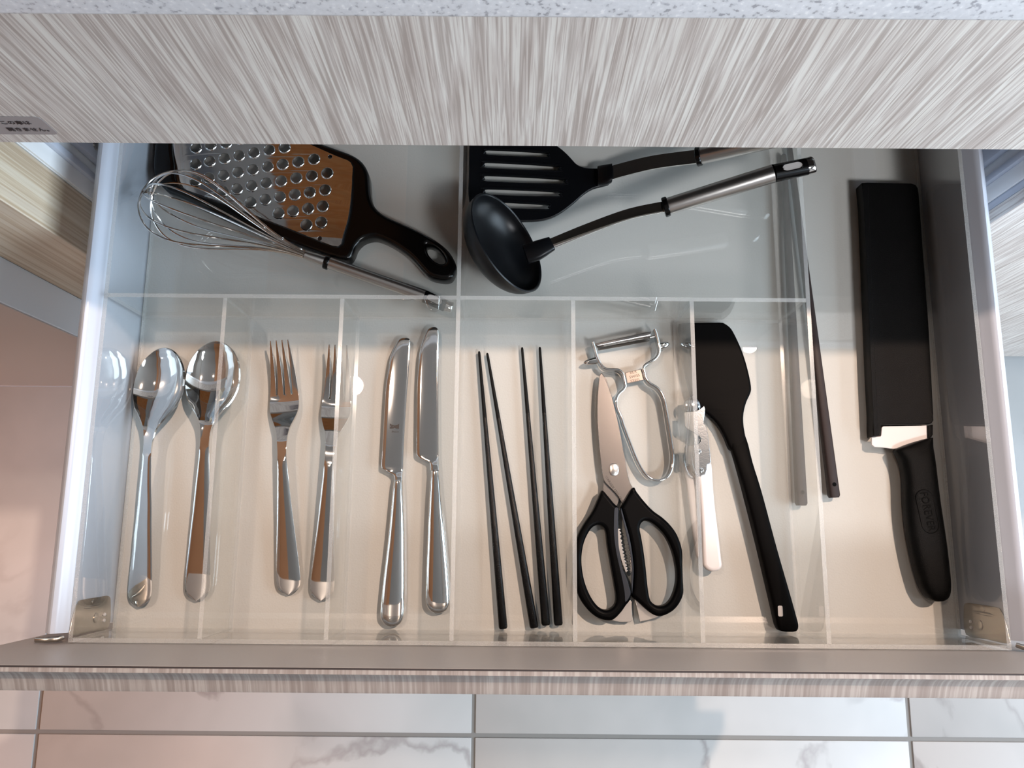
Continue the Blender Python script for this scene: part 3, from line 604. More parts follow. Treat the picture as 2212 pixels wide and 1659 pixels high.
# ------------------------------------------------------------------ Y-shaped peeler
pe = thing('vegetable_peeler', 'steel Y-shaped vegetable peeler with looped wire-like handle', 'peeler', (0.05, 0.16, 0))
PH = 0.0092
path = [(0.0208,0.2247),(0.0214,0.2223),(0.0225,0.2186),(0.0235,0.2143),(0.0251,0.2099),(0.0278,0.2053),(0.0311,0.2028),(0.0358,0.2022),(0.0407,0.2021),(0.0431,0.2007),(0.0448,0.198),(0.0457,0.1946),(0.0464,0.191),(0.0461,0.1883),(0.0444,0.1858),(0.0417,0.1834),(0.0397,0.1804),(0.0387,0.1759),(0.0397,0.1712),(0.0427,0.1641),(0.044,0.1585),(0.0491,0.1442),(0.0541,0.1309),(0.0592,0.1213),(0.0648,0.1157),(0.0714,0.1144),(0.0776,0.1169),(0.0813,0.1232),(0.0828,0.1321),(0.0819,0.1427),(0.08,0.157),(0.0782,0.1714),(0.076,0.1814),(0.0719,0.1875),(0.0666,0.1909),(0.0652,0.1921),(0.0632,0.1946),(0.0623,0.1975),(0.0617,0.2007),(0.061,0.2034),(0.0621,0.2059),(0.0658,0.2084),(0.0703,0.2111),(0.0733,0.2149),(0.0745,0.219),(0.0738,0.2241),(0.0724,0.2305),(0.0708,0.2358)]
def band(name, pts, z0, z1, th, mat, parent):
    pts = catm(pts, 3, False); n = len(pts); v = []
    for i, p in enumerate(pts):
        a = Vector(pts[max(i - 1, 0)]); b = Vector(pts[min(i + 1, n - 1)]); t = (b - a).normalized(); nn = Vector((-t.y, t.x)) * th / 2
        for s, z in ((1, z0), (1, z1 - 0.0003), (0.5, z1), (-0.5, z1), (-1, z1 - 0.0003), (-1, z0)):
            v.append((p[0] + nn.x * s, p[1] + nn.y * s, z))
    m = 6
    f = [(i * m + k, i * m + (k + 1) % m, (i + 1) * m + (k + 1) % m, (i + 1) * m + k) for i in range(n - 1) for k in range(m)] + [tuple(range(m)), tuple((n - 1) * m + k for k in reversed(range(m)))]
    return finish(name, fixn(mesh(v, f)), mat, parent, True, 50)
band('handle_loop', path, 0.0003, PH, 0.0017, 'chrome', pe)
cp = flat('crossbar', [[(0.0467,0.2002),(0.0606,0.2033),(0.0624,0.1945),(0.0483,0.1914)]], 0.0050, 0.0062, 'stamped_steel', pe, 0.0003)
cq = [(0.0531,0.2005,0.0062),(0.054,0.1973,0.0062),(0.0546,0.1939,0.0062),(0.0477,0.1998,0.0062),(0.0599,0.2028,0.0062)]
ca = math.atan2(cq[4][1] - cq[3][1], cq[4][0] - cq[3][0])
for i, w in enumerate(('REX', 'SWISS', 'STEEL')):
    text('lettering', w, 0.0031, zrot(cq[i][0] + 0.0002, cq[i][1], 0.0062, ca), 'emboss', cp, 0.0002, 1.05)
bl = [(0.0226,0.2234,0.0085),(0.0452,0.2289,0.0085),(0.0682,0.2341,0.0085)]
bl2 = [(0.0256,0.2185,0.004),(0.0462,0.2223,0.004),(0.0669,0.2264,0.004)]
a_, b_ = Vector(bl[0]), Vector(bl[2]); c_, d_ = Vector(bl2[0]), Vector(bl2[2])
v = []; rows = []
for i in range(9):
    u = i / 8; p = a_.lerp(b_, u); r_ = c_.lerp(d_, u)
    for j in range(9):
        t = j / 8; k = p.lerp(r_, t); k.z += 0.0016 * sin(pi * t); v.append(tuple(k))
f = [(i * 9 + j, i * 9 + j + 1, (i + 1) * 9 + j + 1, (i + 1) * 9 + j) for i in range(8) for j in range(8) if not (j in (4,) and 0 < i < 7)]
me = mesh(v, f); bm = bmesh.new(); bm.from_mesh(me); me2 = slab(bm, 0.0008)
finish('blade', me2, 'blade_steel', pe)
pp = [(0.0207,0.2218,0.0055),(0.0257,0.2218,0.0055),(0.0669,0.2295,0.0055),(0.0739,0.2312,0.0055)]
rod('pivot_pin', pp[0], pp[1], [(0, 0.0012, 0.0012), (1, 0.0012, 0.0012)], 'satin', pe, 10)
rod('pivot_pin', pp[2], pp[3], [(0, 0.0012, 0.0012), (1, 0.0012, 0.0012)], 'satin', pe, 10)
ey = [(0.0249,0.2106,0.0052),(0.0135,0.208,0.0052),(0.0753,0.2224,0.0056),(0.0828,0.2245,0.0056)]
for a, b in ((ey[0], ey[1]), (ey[2], ey[3])):
    rod('eye_remover', a, b, [(0, 0.0030, 0.0022), (0.35, 0.0029, 0.0022), (0.65, 0.0024, 0.0019), (0.88, 0.0015, 0.0012), (1, 0.0004, 0.0004)], 'chrome', pe, 14, 0.8)

# ------------------------------------------------------------------ can opener
co = thing('can_opener', 'can opener with white plastic handles and zinc steel head', 'can opener', (0.105, 0.08, 0))
ha = [(0.1017,0.1288),(0.1081,0.1296),(0.1111,0.1281),(0.1121,0.1242),(0.1124,0.1098),(0.1134,0.0919),(0.115,0.0741),(0.1167,0.054),(0.1169,0.0503),(0.1156,0.0475),(0.1129,0.046),(0.1093,0.0456),(0.1058,0.0466),(0.1032,0.0491),(0.1023,0.053),(0.1023,0.074),(0.1018,0.0918),(0.101,0.1097),(0.0999,0.1223)]
hb = [(0.0904,0.1284),(0.0988,0.1285),(0.1015,0.1191),(0.1017,0.0919),(0.1025,0.0651),(0.1022,0.0563),(0.1004,0.055),(0.099,0.058),(0.0981,0.066),(0.0965,0.0775),(0.0946,0.0981),(0.0931,0.1145)]
flat('handle', [catm(ha, 3)], 0.0065, 0.0135, 'white_plastic', co, 0.0026, res=3)
hb = [(max(p[0], 0.0913), p[1]) for p in hb]
flat('handle', [catm(hb, 3)], 0.0003, 0.0062, 'white_plastic', co, 0.0022, res=3)
hd = [(0.0904,0.1673),(0.1006,0.1682),(0.1038,0.17),(0.1071,0.1727),(0.1078,0.1699),(0.1072,0.1656),(0.1064,0.1614),(0.1063,0.1587),(0.1081,0.1561),(0.109,0.1509),(0.1097,0.143),(0.1105,0.1326),(0.1107,0.1282),(0.1096,0.1272),(0.1078,0.1265),(0.1074,0.1222),(0.1061,0.119),(0.1033,0.1174),(0.1004,0.118),(0.0974,0.1196),(0.0958,0.1216),(0.0954,0.1247),(0.0942,0.1264),(0.0914,0.1266),(0.0906,0.1324),(0.0904,0.141),(0.0971,0.1415),(0.1013,0.1422),(0.1033,0.1445),(0.1036,0.1466),(0.102,0.1487),(0.0979,0.1513),(0.0928,0.1544),(0.0889,0.1565),(0.0884,0.1613),(0.0893,0.165)]
hd = [(max(p[0], 0.0912), p[1]) for p in hd]
flat('head_plate', [hd], 0.0136, 0.0148, 'zinc', co, 0.0003)
flat('under_plate', [[(a + 0.0004, b - 0.001) for a, b in hd[14:28]] + [hd[2]]], 0.0075, 0.0130, 'zinc', co, 0.0004)
wc = [(0.0953,0.173,0.01)][0]; wc = (wc[0] + 0.0028, wc[1], wc[2])
rod('feed_wheel', (wc[0], wc[1], 0.0096), (wc[0] + 0.00002, wc[1], 0.0128), [(0, 0.0062, 0.0062), (0.2, 0.0066, 0.0066), (0.8, 0.0066, 0.0066), (1, 0.0058, 0.0058)], 'zinc', co, 24)
for c in [(0.1014,0.1366,0.0148),(0.1026,0.1221,0.0148)]:
    rod('rivet', (c[0], c[1], 0.0146), (c[0] + 0.00001, c[1], 0.0156), [(0, 0.0022, 0.0022), (0.6, 0.0020, 0.0020), (1, 0.001, 0.001)], 'chrome', co, 14)

# ------------------------------------------------------------------ black silicone spatula
ss = thing('silicone_spatula', 'black silicone spatula with wide rounded head and long handle', 'spatula', (0.15, 0.13, 0))
head = [(0.0857,0.2409),(0.1019,0.2416),(0.1233,0.2421),(0.1276,0.2413),(0.1317,0.2383),(0.1343,0.2345),(0.138,0.2262),(0.1412,0.2175),(0.144,0.2071),(0.146,0.1968),(0.1469,0.1891),(0.1466,0.1855),(0.1452,0.1821),(0.1426,0.1771),(0.1405,0.1711),(0.1392,0.1644),(0.1392,0.1568),(0.1403,0.1484),(0.141,0.1426),(0.1405,0.1392),(0.1341,0.1367),(0.1284,0.1383),(0.1262,0.1416),(0.1242,0.1474),(0.1204,0.1558),(0.1152,0.1629),(0.1087,0.169),(0.1038,0.173),(0.1002,0.1772),(0.0977,0.1853),(0.0931,0.2059),(0.0903,0.2189),(0.0875,0.232)]
def domes(pts, k):
    return None
hx = [(0.1208,0.2419,0.01),(0.136,0.1226,0.01)]
ax = Vector((hx[1][0] - hx[0][0], hx[1][1] - hx[0][1])).normalized(); p0 = Vector((hx[0][0], hx[0][1]))
def head_z(x, y, z):
    r = Vector((x, y)) - p0; d = abs(r.x * ax.y - r.y * ax.x); u = r.dot(ax) / 0.12
    return (max(0, 0.0030 - d * 0.16)) * min(1, max(0, u)) if z > 0.006 else 0
head = [(max(p[0], 0.0912), p[1]) for p in head]
flat('head', [catm(head, 2)], 0.0022, 0.0086, 'silicone', ss, 0.002, res=3, sub=1, zf=head_z)
hs = [(0.1265,0.1521,0.1395,0.1522,0.0066,0.005),(0.1276,0.1428,0.1419,0.1429,0.007,0.0078),(0.1312,0.1284,0.1443,0.1285,0.0078,0.01),(0.1355,0.1102,0.1489,0.1103,0.008,0.0118),(0.1398,0.0904,0.1534,0.0905,0.008,0.0124),(0.145,0.0655,0.1589,0.0656,0.008,0.0124),(0.1497,0.041,0.1648,0.0411,0.008,0.0124),(0.1534,0.022,0.1694,0.0221,0.008,0.0124),(0.1556,0.0095,0.1722,0.0097,0.008,0.0124),(0.1566,0.0057,0.1727,0.0058,0.0079,0.0118),(0.1584,0.0027,0.1717,0.0028,0.0078,0.0108),(0.1624,0.0018,0.169,0.0018,0.0077,0.008)]
sh = ribbon('handle', hs, 'silicone', ss, 0.42, 20, 3)
hc = [(0.1603,0.0168,0.0143),(0.1623,0.0168,0.0143)]
flat('hang_hole', [rrect(hc[0][0] - 0.0032, hc[0][0] + 0.0032, hc[0][1] - 0.0045, hc[0][1] + 0.0045, 0.0012)], 0.0139, 0.0144, 'engrave', sh, 0.0001)
flat('hang_hole_floor', [rrect(hc[0][0] - 0.0034, hc[0][0] + 0.0002, hc[0][1] - 0.0036, hc[0][1] + 0.0042, 0.0010)], 0.0140, 0.01445, 'grey_sheet', sh, 0.0001)

# ------------------------------------------------------------------ knife in its guard
kg = thing('knife_guard', 'grained black plastic blade guard covering the kitchen knife', 'knife guard', (0.255, 0.2, 0))
gd = [(0.2454,0.3613),(0.25,0.3617),(0.2861,0.3611),(0.2898,0.36),(0.2915,0.3569),(0.2918,0.3497),(0.2917,0.3421),(0.2911,0.3068),(0.2906,0.2735),(0.2903,0.2431),(0.2887,0.1956),(0.2877,0.1677),(0.2875,0.1666),(0.2874,0.1627),(0.2857,0.1604),(0.2814,0.1597),(0.2466,0.1588),(0.2451,0.1574),(0.2442,0.1507),(0.2427,0.1499),(0.2394,0.1498),(0.2393,0.1551),(0.2402,0.1674),(0.2407,0.1953),(0.2422,0.2428),(0.2439,0.2916),(0.2455,0.3417),(0.2452,0.3596)]
flat('shell', [gd], 0.0002, 0.0125, 'guard', kg, 0.0007, res=2)
gs = [(0.2457,0.3582),(0.2502,0.3582),(0.2473,0.2915),(0.2458,0.2427),(0.2442,0.1952),(0.2434,0.1674),(0.2425,0.1576),(0.2415,0.1504),(0.2395,0.1504),(0.24,0.1673),(0.2407,0.1952),(0.2423,0.2427),(0.2439,0.2915)]
flat('spine_rim', [gs[:6] + gs[6:8] + gs[8:]], 0.0120, 0.0131, 'guard', kg, 0.0003)
kn = thing('kitchen_knife', 'kitchen knife with white ceramic blade and textured black handle', 'knife', (0.28, 0.08, 0))
flat('blade', [[(0.2465,0.1501),(0.2416,0.1498),(0.2397,0.1496),(0.2392,0.1436),(0.2415,0.1418),(0.251,0.1411),(0.2561,0.1403),(0.2709,0.1436),(0.2837,0.1474),(0.2839,0.1591),(0.2494,0.1583),(0.2481,0.1571),(0.2472,0.1511)]], 0.0065, 0.0085, 'ceramic', kn, 0.0003)
box_ = [(0.2837,0.1587),(0.2877,0.1595),(0.287,0.1517),(0.2856,0.1496),(0.2831,0.1483)]
flat('bolster', [box_], 0.004, 0.0105, 'knife_grip', kn, 0.0006)
kh = [(0.282,0.1487,0.286,0.1487,0.0095,0.009),(0.27,0.1453,0.286,0.1454,0.0095,0.012),(0.2597,0.1415,0.2858,0.1417,0.0095,0.015),(0.2557,0.139,0.2858,0.1392,0.0095,0.0165),(0.2569,0.1353,0.2859,0.1356,0.0097,0.0176),(0.2587,0.1311,0.2859,0.1313,0.0098,0.0182),(0.2599,0.125,0.2861,0.1252,0.0098,0.0186),(0.2604,0.1165,0.2862,0.1167,0.0098,0.019),(0.2599,0.1068,0.2866,0.107,0.0098,0.019),(0.2594,0.0948,0.2872,0.0951,0.0098,0.019),(0.2597,0.0806,0.2882,0.0808,0.0098,0.019),(0.2611,0.0653,0.289,0.0655,0.0098,0.019),(0.2634,0.0501,0.2893,0.0503,0.0098,0.019),(0.2651,0.042,0.2894,0.0422,0.0098,0.0188),(0.2665,0.0362,0.2892,0.0364,0.0098,0.0182),(0.2686,0.0316,0.2885,0.0318,0.0097,0.0172),(0.2707,0.0284,0.2873,0.0285,0.0096,0.0156),(0.2731,0.0261,0.2852,0.0262,0.0096,0.0132),(0.2754,0.025,0.2828,0.0251,0.0095,0.0095),(0.2773,0.0246,0.2801,0.0246,0.0095,0.004)]
hnd = ribbon('handle', kh, 'knife_grip', kn, 0.72, 24, 3)
fx = [(0.2708,0.1065,0.019),(0.2748,0.0772,0.019),(0.273,0.0918,0.0194)]
fa = math.atan2(fx[1][1] - fx[0][1], fx[1][0] - fx[0][0])
text('lettering', 'FOREVER', 0.0085, zrot(fx[2][0], fx[2][1], 0.0192, fa), 'engrave', hnd, 0.0003, 1.0, 0.86)
sl = 0.0165; stad = [(sl - 0.0065 + 0.0065 * cos(a), 0.0065 * sin(a)) for a in [R(-90 + 15 * k) for k in range(13)]] + [(-sl + 0.0065 + 0.0065 * cos(a), 0.0065 * sin(a)) for a in [R(90 + 15 * k) for k in range(13)]]
xf = zrot(fx[2][0], fx[2][1], 0.0, fa)
tube('engraved_outline', [tuple(xf @ Vector((a, b, 0.0194 - 14 * b * b))) for a, b in stad], 0.00035, 'engrave', hnd, 6, True)

# ------------------------------------------------------------------ ladle and slotted turner (same handle)
def grip(parent, ring, end, tip, rr):
    """satin handle from the black ring to its end, then black hang loop and steel cap"""
    a, b, c = Vector(ring), Vector(end), Vector(tip); d = (b - a).normalized()
    rod('ring', a - d * 0.004, a, [(0, rr * 1.08, rr * 1.08), (0.15, rr * 1.18, rr * 1.18), (0.85, rr * 1.18, rr * 1.18), (1, rr * 1.1, rr * 1.1)], 'gloss_black', parent, 24)
    rod('handle', a, b, [(0, rr * 0.98, rr * 0.98), (0.02, rr, rr), (0.5, rr * 1.03, rr * 1.03), (1, rr * 1.05, rr * 1.05)], 'satin', parent, 28)
    r2 = rr * 1.04; cap = 0.006
    cm = c - d * cap
    L = (cm - b).length; X = axis_xf(b, cm)
    bm = bmesh.new()
    o = rod('hang_loop', b, cm, [(0, r2, r2), (0.5, r2 * 0.98, r2 * 0.92), (1, r2 * 0.96, r2 * 0.85)], 'gloss_black', parent, 28)
    sl_ = [tuple(X @ Vector((L * 0.5 + 0.0042 * cos(t) + math.copysign(L * 0.14, cos(t)), 0.0030 * sin(t), r2 * 0.90 - 0.0006 + 0.00045 * 0))) for t in [2 * pi * k / 24 for k in range(24)]]
    ctr = X @ Vector((L * 0.5, 0, r2 * 0.93))
    low = [tuple(X @ (X.inverted() @ Vector(p) + Vector((0, 0, 0.0010)))) for p in sl_]
    tube('hole_rim', low, 0.0004, 'gloss_black', o, 6, True)
    n = len(low); me = mesh(low, [tuple(range(n))]); finish('hole_floor', me, 'grey_sheet', o, False)
    rod('end_cap', cm, c, [(0, r2 * 0.96, r2 * 0.86), (0.75, r2 * 0.95, r2 * 0.84), (0.92, r2 * 0.9, r2 * 0.7), (1, r2 * 0.75, r2 * 0.5)], 'chrome', parent, 24)
def neck(name, pts, w, th, mat, parent):
    pts = catm(pts, 5, False); st = []
    n = len(pts)
    for i, p in enumerate(pts):
        a = Vector(pts[max(i - 1, 0)]); b = Vector(pts[min(i + 1, n - 1)]); t = (b - a); t.z = 0; t.normalize(); s = Vector((-t.y, t.x)) * w / 2
        st.append((p[0] + s.x, p[1] + s.y, p[0] - s.x, p[1] - s.y, p[2], th))
    return ribbon(name, st, mat, parent, 0.4, 12, 1)
la = thing('ladle', 'black nylon ladle lying on its side with satin steel handle', 'ladle', (-0.05, 0.29, 0))
rc = Vector([(-0.0508,0.296,0.041)][0]) + Vector((0.0022, 0, 0))
nv = Vector((0.771, 0.298, 0.563)).normalized()
X = Matrix.Translation(rc) @ nv.to_track_quat('Z', 'Y').to_matrix().to_4x4()
prof = []
Rb = 0.0428; Dd = 0.0238
for k in range(13): a = R(90 * k / 12); prof.append((Rb * sin(a) ** 0.85, -Dd * cos(a)))
prof += [(Rb + 0.0004, 0.0006), (Rb - 0.0006, 0.0012), (Rb - 0.0016, 0.0006)]
for k in range(12, -1, -1): a = R(90 * k / 12); prof.append(((Rb - 0.0018) * sin(a) ** 0.85, -(Dd - 0.0022) * cos(a)))
n = 56; v = []; f = []
for (r, z) in prof:
    for k in range(n): g = 2 * pi * k / n; v.append(tuple(X @ Vector((max(r, 1e-5) * cos(g), max(r, 1e-5) * sin(g), z))))
m = len(prof)
f = [(i * n + k, i * n + (k + 1) % n, (i + 1) * n + (k + 1) % n, (i + 1) * n + k) for i in range(m - 1) for k in range(n)]
me = mesh(v, f); bm = bmesh.new(); bm.from_mesh(me); bmesh.ops.remove_doubles(bm, verts=bm.verts[:], dist=2e-5); bmesh.ops.recalc_face_normals(bm, faces=bm.faces[:]); bm.to_mesh(me); bm.free()
finish('bowl', me, 'nylon', la, True, 60)
lp = [(-0.0341,0.2869,0.04),(-0.025,0.2893,0.042),(-0.0166,0.2933,0.043),(0.0139,0.306,0.045),(0.0464,0.3178,0.047),(0.0753,0.3232,0.05)]
ribbon('socket', [(p[0] - 0.0026, p[1] + w_, p[0] + 0.0022, p[1] - w_, p[2], t_) for p, w_, t_ in ((lp[0], 0.0072, 0.008), (lp[1], 0.0072, 0.008), (lp[2], 0.0056, 0.0066), (tuple(Vector(lp[2]) + Vector((0.003, 0.0015, 0))), 0.0050, 0.0056))], 'nylon', la, 0.5, 16, 2)
neck('neck', lp[2:], 0.0090, 0.0026, 'chrome', la)
lg = [(0.0762,0.3232,0.0505),(0.1521,0.3418,0.0695),(0.1831,0.3488,0.0715)]
grip(la, lg[0], lg[1], lg[2], 0.0066)
tu = thing('slotted_turner', 'black nylon slotted turner with five slots partly under the ladle', 'turner', (-0.02, 0.34, 0))
to = [(-0.084,0.3978),(-0.0843,0.3705),(-0.0828,0.3511),(-0.0784,0.3378),(-0.0686,0.3305),(-0.0532,0.3274),(-0.0379,0.3277),(-0.024,0.3283),(-0.0129,0.3309),(-0.0031,0.3366),(0.0067,0.3447),(0.0144,0.3519),(0.0221,0.357),(0.032,0.36),(0.0365,0.3622),(0.0363,0.3697),(0.035,0.3767),(0.0294,0.3756),(0.0181,0.3755),(0.0097,0.3783),(0.0041,0.3845),(-0.0015,0.3905),(-0.0086,0.3961),(-0.0185,0.4006),(-0.0327,0.404),(-0.0526,0.4057),(-0.0696,0.4048),(-0.0795,0.4017)]
slots = [[(-0.0659,0.3918),(-0.0185,0.3895),(-0.0162,0.3874),(-0.0178,0.3851),(-0.0651,0.3868),(-0.0674,0.3893)], [(-0.0664,0.3805),(-0.0093,0.3774),(-0.0069,0.3753),(-0.0089,0.3731),(-0.0657,0.3749),(-0.0682,0.3777)], [(-0.0663,0.3686),(-0.0044,0.3657),(-0.0021,0.3637),(-0.004,0.3614),(-0.0655,0.3629),(-0.0681,0.3657)], [(-0.0654,0.3566),(-0.0087,0.3544),(-0.0063,0.3521),(-0.0084,0.35),(-0.0647,0.3512),(-0.0675,0.3539)], [(-0.0618,0.345),(-0.0178,0.343),(-0.0153,0.3409),(-0.0174,0.3387),(-0.0603,0.3397),(-0.0631,0.3423)]]
to = [(max(p[0], -0.0818), p[1]) for p in to]
flat('blade', [catm(to, 3)] + [catm(s, 3) for s in slots], 0.0032, 0.0068, 'nylon', tu, 0.0009)
def out_(s, k):
    c = Vector((sum(p[0] for p in s) / len(s), sum(p[1] for p in s) / len(s)))
    return [(p[0] + (k if p[0] > c.x else -k), p[1] + (k if p[1] > c.y else -k), 0.0068) for p in s]
for s in slots: tube('slot_rim', catm(out_(s, 0.0008), 3), 0.0007, 'nylon', tu, 6, True)
tp = [(0.0261,0.3667,0.01),(0.0335,0.3665,0.013),(0.0448,0.3686,0.017),(0.071,0.3715,0.026),(0.1032,0.3698,0.04)]
ribbon('socket', [(p[0], p[1] + w, p[0], p[1] - w, p[2], t) for p, w, t in ((tp[0], 0.0085, 0.006), (tp[1], 0.0085, 0.0075), (tuple(Vector(tp[1]) + Vector((0.004, 0.001, 0.001))), 0.0078, 0.0075))], 'nylon', tu, 0.5, 16, 2)
neck('neck', tp[1:], 0.0122, 0.0024, 'chrome', tu)
tg = [(0.1054,0.37,0.041),(0.1723,0.3737,0.072),(0.1975,0.3747,0.082)]
grip(tu, tg[0], tg[1], tg[2], 0.0066)

# ------------------------------------------------------------------ whisk
wh = thing('wire_whisk', 'steel wire balloon whisk with satin handle lying across the grater', 'whisk', (-0.25, 0.3, 0))
wp = [(-0.3331,0.3329,0.05),(-0.2104,0.29,0.027),(-0.1944,0.286,0.0215),(-0.1159,0.2615,0.01),(-0.0927,0.2519,0.0082)]
tip_, col_, rg_, en_, cp_ = [Vector(p) for p in wp]
Lb = (tip_ - col_).length; Xw = axis_xf(col_, tip_)
for k in range(6):
    phi = R(8 + 30 * k); pts = []
    for i in range(41):
        t = -1 + 2 * i / 40; u = 1 - abs(t) ** 2.4
        xx = Lb * (1 - abs(t) ** 2.0) ** 0.5 if False else 0
        a = pi * (1 - abs(t))          # 0 at the collar, pi at the tip
        s = 1 - abs(t)                 # 0 collar .. 1 tip
        x = Lb * (s ** 1.0 * 0.985 + 0.015 * sin(pi * s))
        r = 0.0028 + 0.0315 * (sin(pi * min(s, 1) ** 2.0 * 0.5 + 0) ** 1.35 if s < 0.74 else 0)
        pts.append((s, t))
    pr_ = [(0, 0.0026), (0.1, 0.0042), (0.25, 0.0090), (0.4, 0.0160), (0.55, 0.0236), (0.68, 0.0288), (0.78, 0.0300), (0.87, 0.0274), (0.94, 0.0205), (0.985, 0.0110), (1.0, 0.0)]
    half = catm([(x * Lb * (1 - 0.012 * k), r * (1 - 0.02 * (k % 3))) for x, r in pr_], 4, False)
    loop = [(x, r) for x, r in half] + [(x, -r) for x, r in reversed(half[:-1])]
    P3d = [tuple(Xw @ Vector((x, r * cos(phi), r * sin(phi)))) for x, r in loop]
    tube('wire', P3d, 0.0007, 'wire', wh, 6)
rod('collar', col_, rg_, [(0, 0.0036, 0.0036), (0.9, 0.0046, 0.0046), (1, 0.0046, 0.0046)], 'satin', wh, 20)
grip(wh, rg_ + (en_ - rg_).normalized() * 0.003, en_, cp_, 0.0050)

# ------------------------------------------------------------------ grater
ga = thing('flat_grater', 'flat steel grater with round holes in a glossy black frame and handle', 'grater', (-0.19, 0.34, 0))
go = [(-0.3491,0.3914),(-0.3469,0.3779),(-0.3426,0.3646),(-0.3374,0.3553),(-0.3292,0.3474),(-0.3222,0.3446),(-0.3073,0.3377),(-0.2868,0.328),(-0.2562,0.3152),(-0.226,0.3038),(-0.2035,0.2956),(-0.1923,0.2919),(-0.1836,0.2898),(-0.1773,0.2901),(-0.1738,0.2952),(-0.1717,0.3014),(-0.1666,0.3069),(-0.1593,0.3093),(-0.1519,0.308),(-0.14,0.3019),(-0.1275,0.2928),(-0.1176,0.2819),(-0.1121,0.2766),(-0.105,0.2743),(-0.0977,0.2736),(-0.0929,0.2757),(-0.0903,0.2818),(-0.0902,0.2872),(-0.0955,0.2971),(-0.1036,0.3048),(-0.1158,0.3122),(-0.1345,0.3214),(-0.1471,0.3272),(-0.1547,0.3323),(-0.1593,0.3382),(-0.1619,0.3461),(-0.163,0.3553),(-0.1647,0.3659),(-0.1701,0.3753),(-0.1779,0.3811),(-0.1894,0.3859),(-0.2124,0.3945),(-0.2577,0.4125),(-0.2967,0.4273),(-0.3227,0.4341),(-0.3377,0.4312),(-0.3468,0.4187)]
gh = [(-0.1142,0.3031),(-0.1097,0.3026),(-0.1049,0.2995),(-0.101,0.2949),(-0.0991,0.2906),(-0.0997,0.288),(-0.1029,0.2874),(-0.1076,0.2896),(-0.1119,0.2939),(-0.1144,0.2988)]
gw = [(-0.3264,0.4024),(-0.3284,0.3889),(-0.3254,0.3727),(-0.3208,0.3541),(-0.2992,0.3447),(-0.2648,0.3316),(-0.2268,0.3168),(-0.2041,0.3076),(-0.1869,0.3021),(-0.1834,0.3119),(-0.1801,0.3262),(-0.179,0.342),(-0.1795,0.3618),(-0.1808,0.373),(-0.1941,0.3791),(-0.2314,0.3957),(-0.2831,0.4151),(-0.3167,0.4231)]
go = [(max(p[0], -0.3440), p[1]) for p in go]
flat('frame', [catm(go, 3), catm(gh, 4), catm(gw, 3)], 0.0008, 0.0165, 'gloss_black', ga, 0.0035, res=3)
rows = ['1257 240,1242 348,1225 452,1212 553', '1170 148,1155 257,1140 362,1127 465,1112 567', '1065 165,1052 270,1040 375,1025 478', '']
hc_ = [(-0.1983,0.3647),(-0.1994,0.3502),(-0.2009,0.3365),(-0.2018,0.3232),(-0.2099,0.3769),(-0.211,0.3623),(-0.2121,0.3483),(-0.213,0.3347),(-0.2141,0.3213),(-0.2229,0.3745),(-0.2238,0.3605),(-0.2245,0.3465),(-0.2256,0.3328),(-0.235,0.387),(-0.2358,0.3724),(-0.2364,0.3581),(-0.2369,0.3446),(-0.2377,0.3312),(-0.2477,0.3848),(-0.2482,0.3702),(-0.2488,0.3563),(-0.2492,0.3427),(-0.2596,0.3966),(-0.2603,0.3824),(-0.2606,0.3679),(-0.261,0.3542),(-0.2615,0.3405),(-0.2724,0.3945),(-0.2728,0.38),(-0.273,0.3657),(-0.2733,0.3518),(-0.2841,0.4053),(-0.2843,0.391),(-0.2848,0.3777),(-0.285,0.3633),(-0.2853,0.35),(-0.2966,0.4039),(-0.2971,0.3895),(-0.2972,0.3753),(-0.2974,0.3612),(-0.309,0.401),(-0.3093,0.387),(-0.309,0.3732),(-0.3085,0.3591)]
sm_ = [(-0.1967,0.3793),(-0.203,0.3099)]
c0 = [(-0.2551,0.3562,0.0125)][0]
uv = Vector((hc_[0][0] - hc_[21][0], hc_[0][1] - hc_[21][1])).normalized()
def circ(c, r, n=18): return [(c[0] + r * cos(2 * pi * k / n), c[1] + r * sin(2 * pi * k / n)) for k in range(n)]
RH = 0.0046
grow = [(c0[0] + (p[0] - c0[0]) * 1.035, c0[1] + (p[1] - c0[1]) * 1.05) for p in gw]
bx_ = Vector([(-0.3226,0.3559)][0]); bx2 = Vector([(-0.2052,0.3091)][0]); bd = (bx2 - bx_).normalized(); bn = Vector((-bd.y, bd.x))
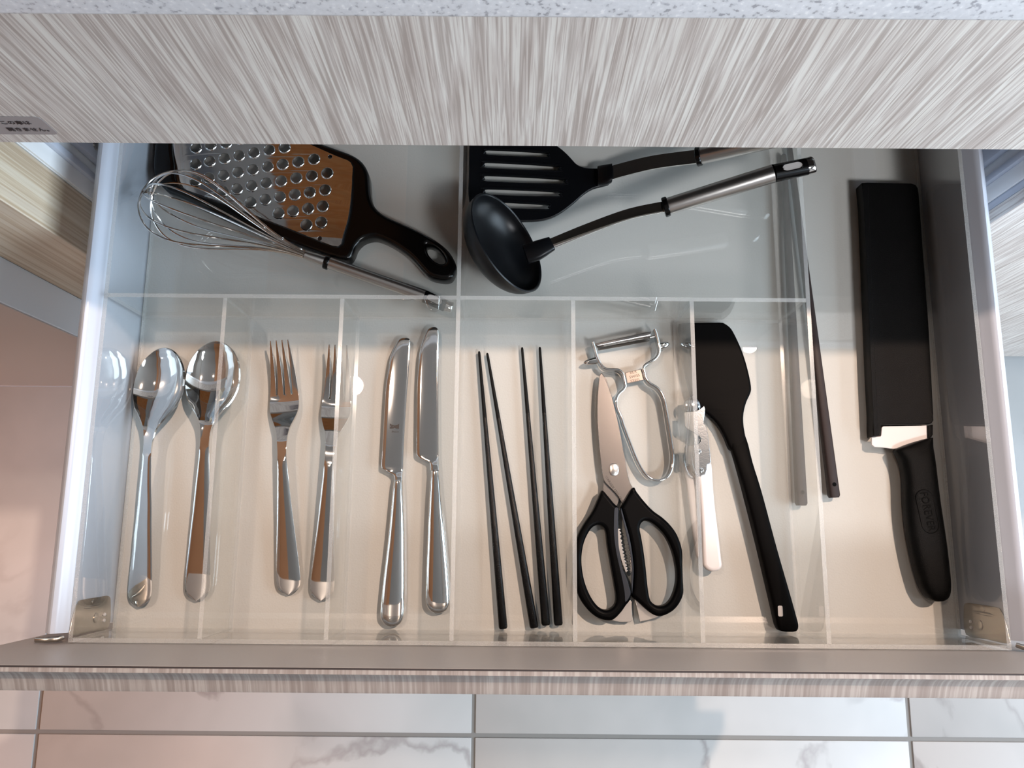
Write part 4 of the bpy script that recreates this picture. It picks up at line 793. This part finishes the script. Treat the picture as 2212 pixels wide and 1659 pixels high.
def arch(x, y, z):
    u = (Vector((x, y)) - bx_).dot(bn) / 0.10          # 0 at the near long edge, 1 at the far one
    return 0.0035 * (1 - (2 * u - 1) ** 2) - 0.0015 + 0.004 * u
pl_ = flat('grating_plate', [catm(grow, 3)] + [circ(c, RH * 0.98) for c in hc_] + [circ(c, 0.0018, 10) for c in sm_], 0.0112, 0.0118, 'grater_steel', ga, 0.00012, zf=arch)
ring_me = None
for c in hc_:
    zc = 0.0119 + arch(c[0], c[1], 0)
    if ring_me is None:
        bm = bmesh.new(); N = 28; prf = [(RH * 1.14, -0.0003), (RH * 1.05, 0.0004), (RH * 0.99, 0.0006), (RH * 0.96, 0.0001)]
        vs = []
        for r, z in prf: vs.append([bm.verts.new((r * cos(2 * pi * k / N), r * sin(2 * pi * k / N), z)) for k in range(N)])
        for a, b in zip(vs, vs[1:]):
            for k in range(N): bm.faces.new((a[k], a[(k + 1) % N], b[(k + 1) % N], b[k]))
        for k in range(0, N, 2):               # the cutting teeth round the rim
            g = 2 * pi * (k + 0.5) / N; q = 0.0007
            tv = [bm.verts.new((RH * 0.98 * cos(g + d), RH * 0.98 * sin(g + d), 0.0004)) for d in (-0.07, 0.07)] + [bm.verts.new((RH * 0.88 * cos(g), RH * 0.88 * sin(g), 0.0012)), bm.verts.new((RH * 0.98 * cos(g), RH * 0.98 * sin(g), 0.0))]
            bm.faces.new((tv[0], tv[1], tv[2])); bm.faces.new((tv[1], tv[3], tv[2])); bm.faces.new((tv[3], tv[0], tv[2]))
        bmesh.ops.recalc_face_normals(bm, faces=bm.faces[:])
        ring_me = bpy.data.meshes.new('ring'); bm.to_mesh(ring_me); bm.free(); ring_me.materials.append(M['grater_steel'])
        ring_me.polygons.foreach_set('use_smooth', [True] * len(ring_me.polygons)); ring_me.set_sharp_from_angle(angle=R(50))
    o = bpy.data.objects.new('grating_hole', ring_me); COL.objects.link(o); o.parent = pl_
    o.location = Vector((c[0], c[1], zc)) - wloc(pl_)
print('objects', len(bpy.data.objects), 'tris', sum(len(o.data.loop_triangles) or len(o.data.polygons) for o in bpy.data.objects if o.type == 'MESH'))
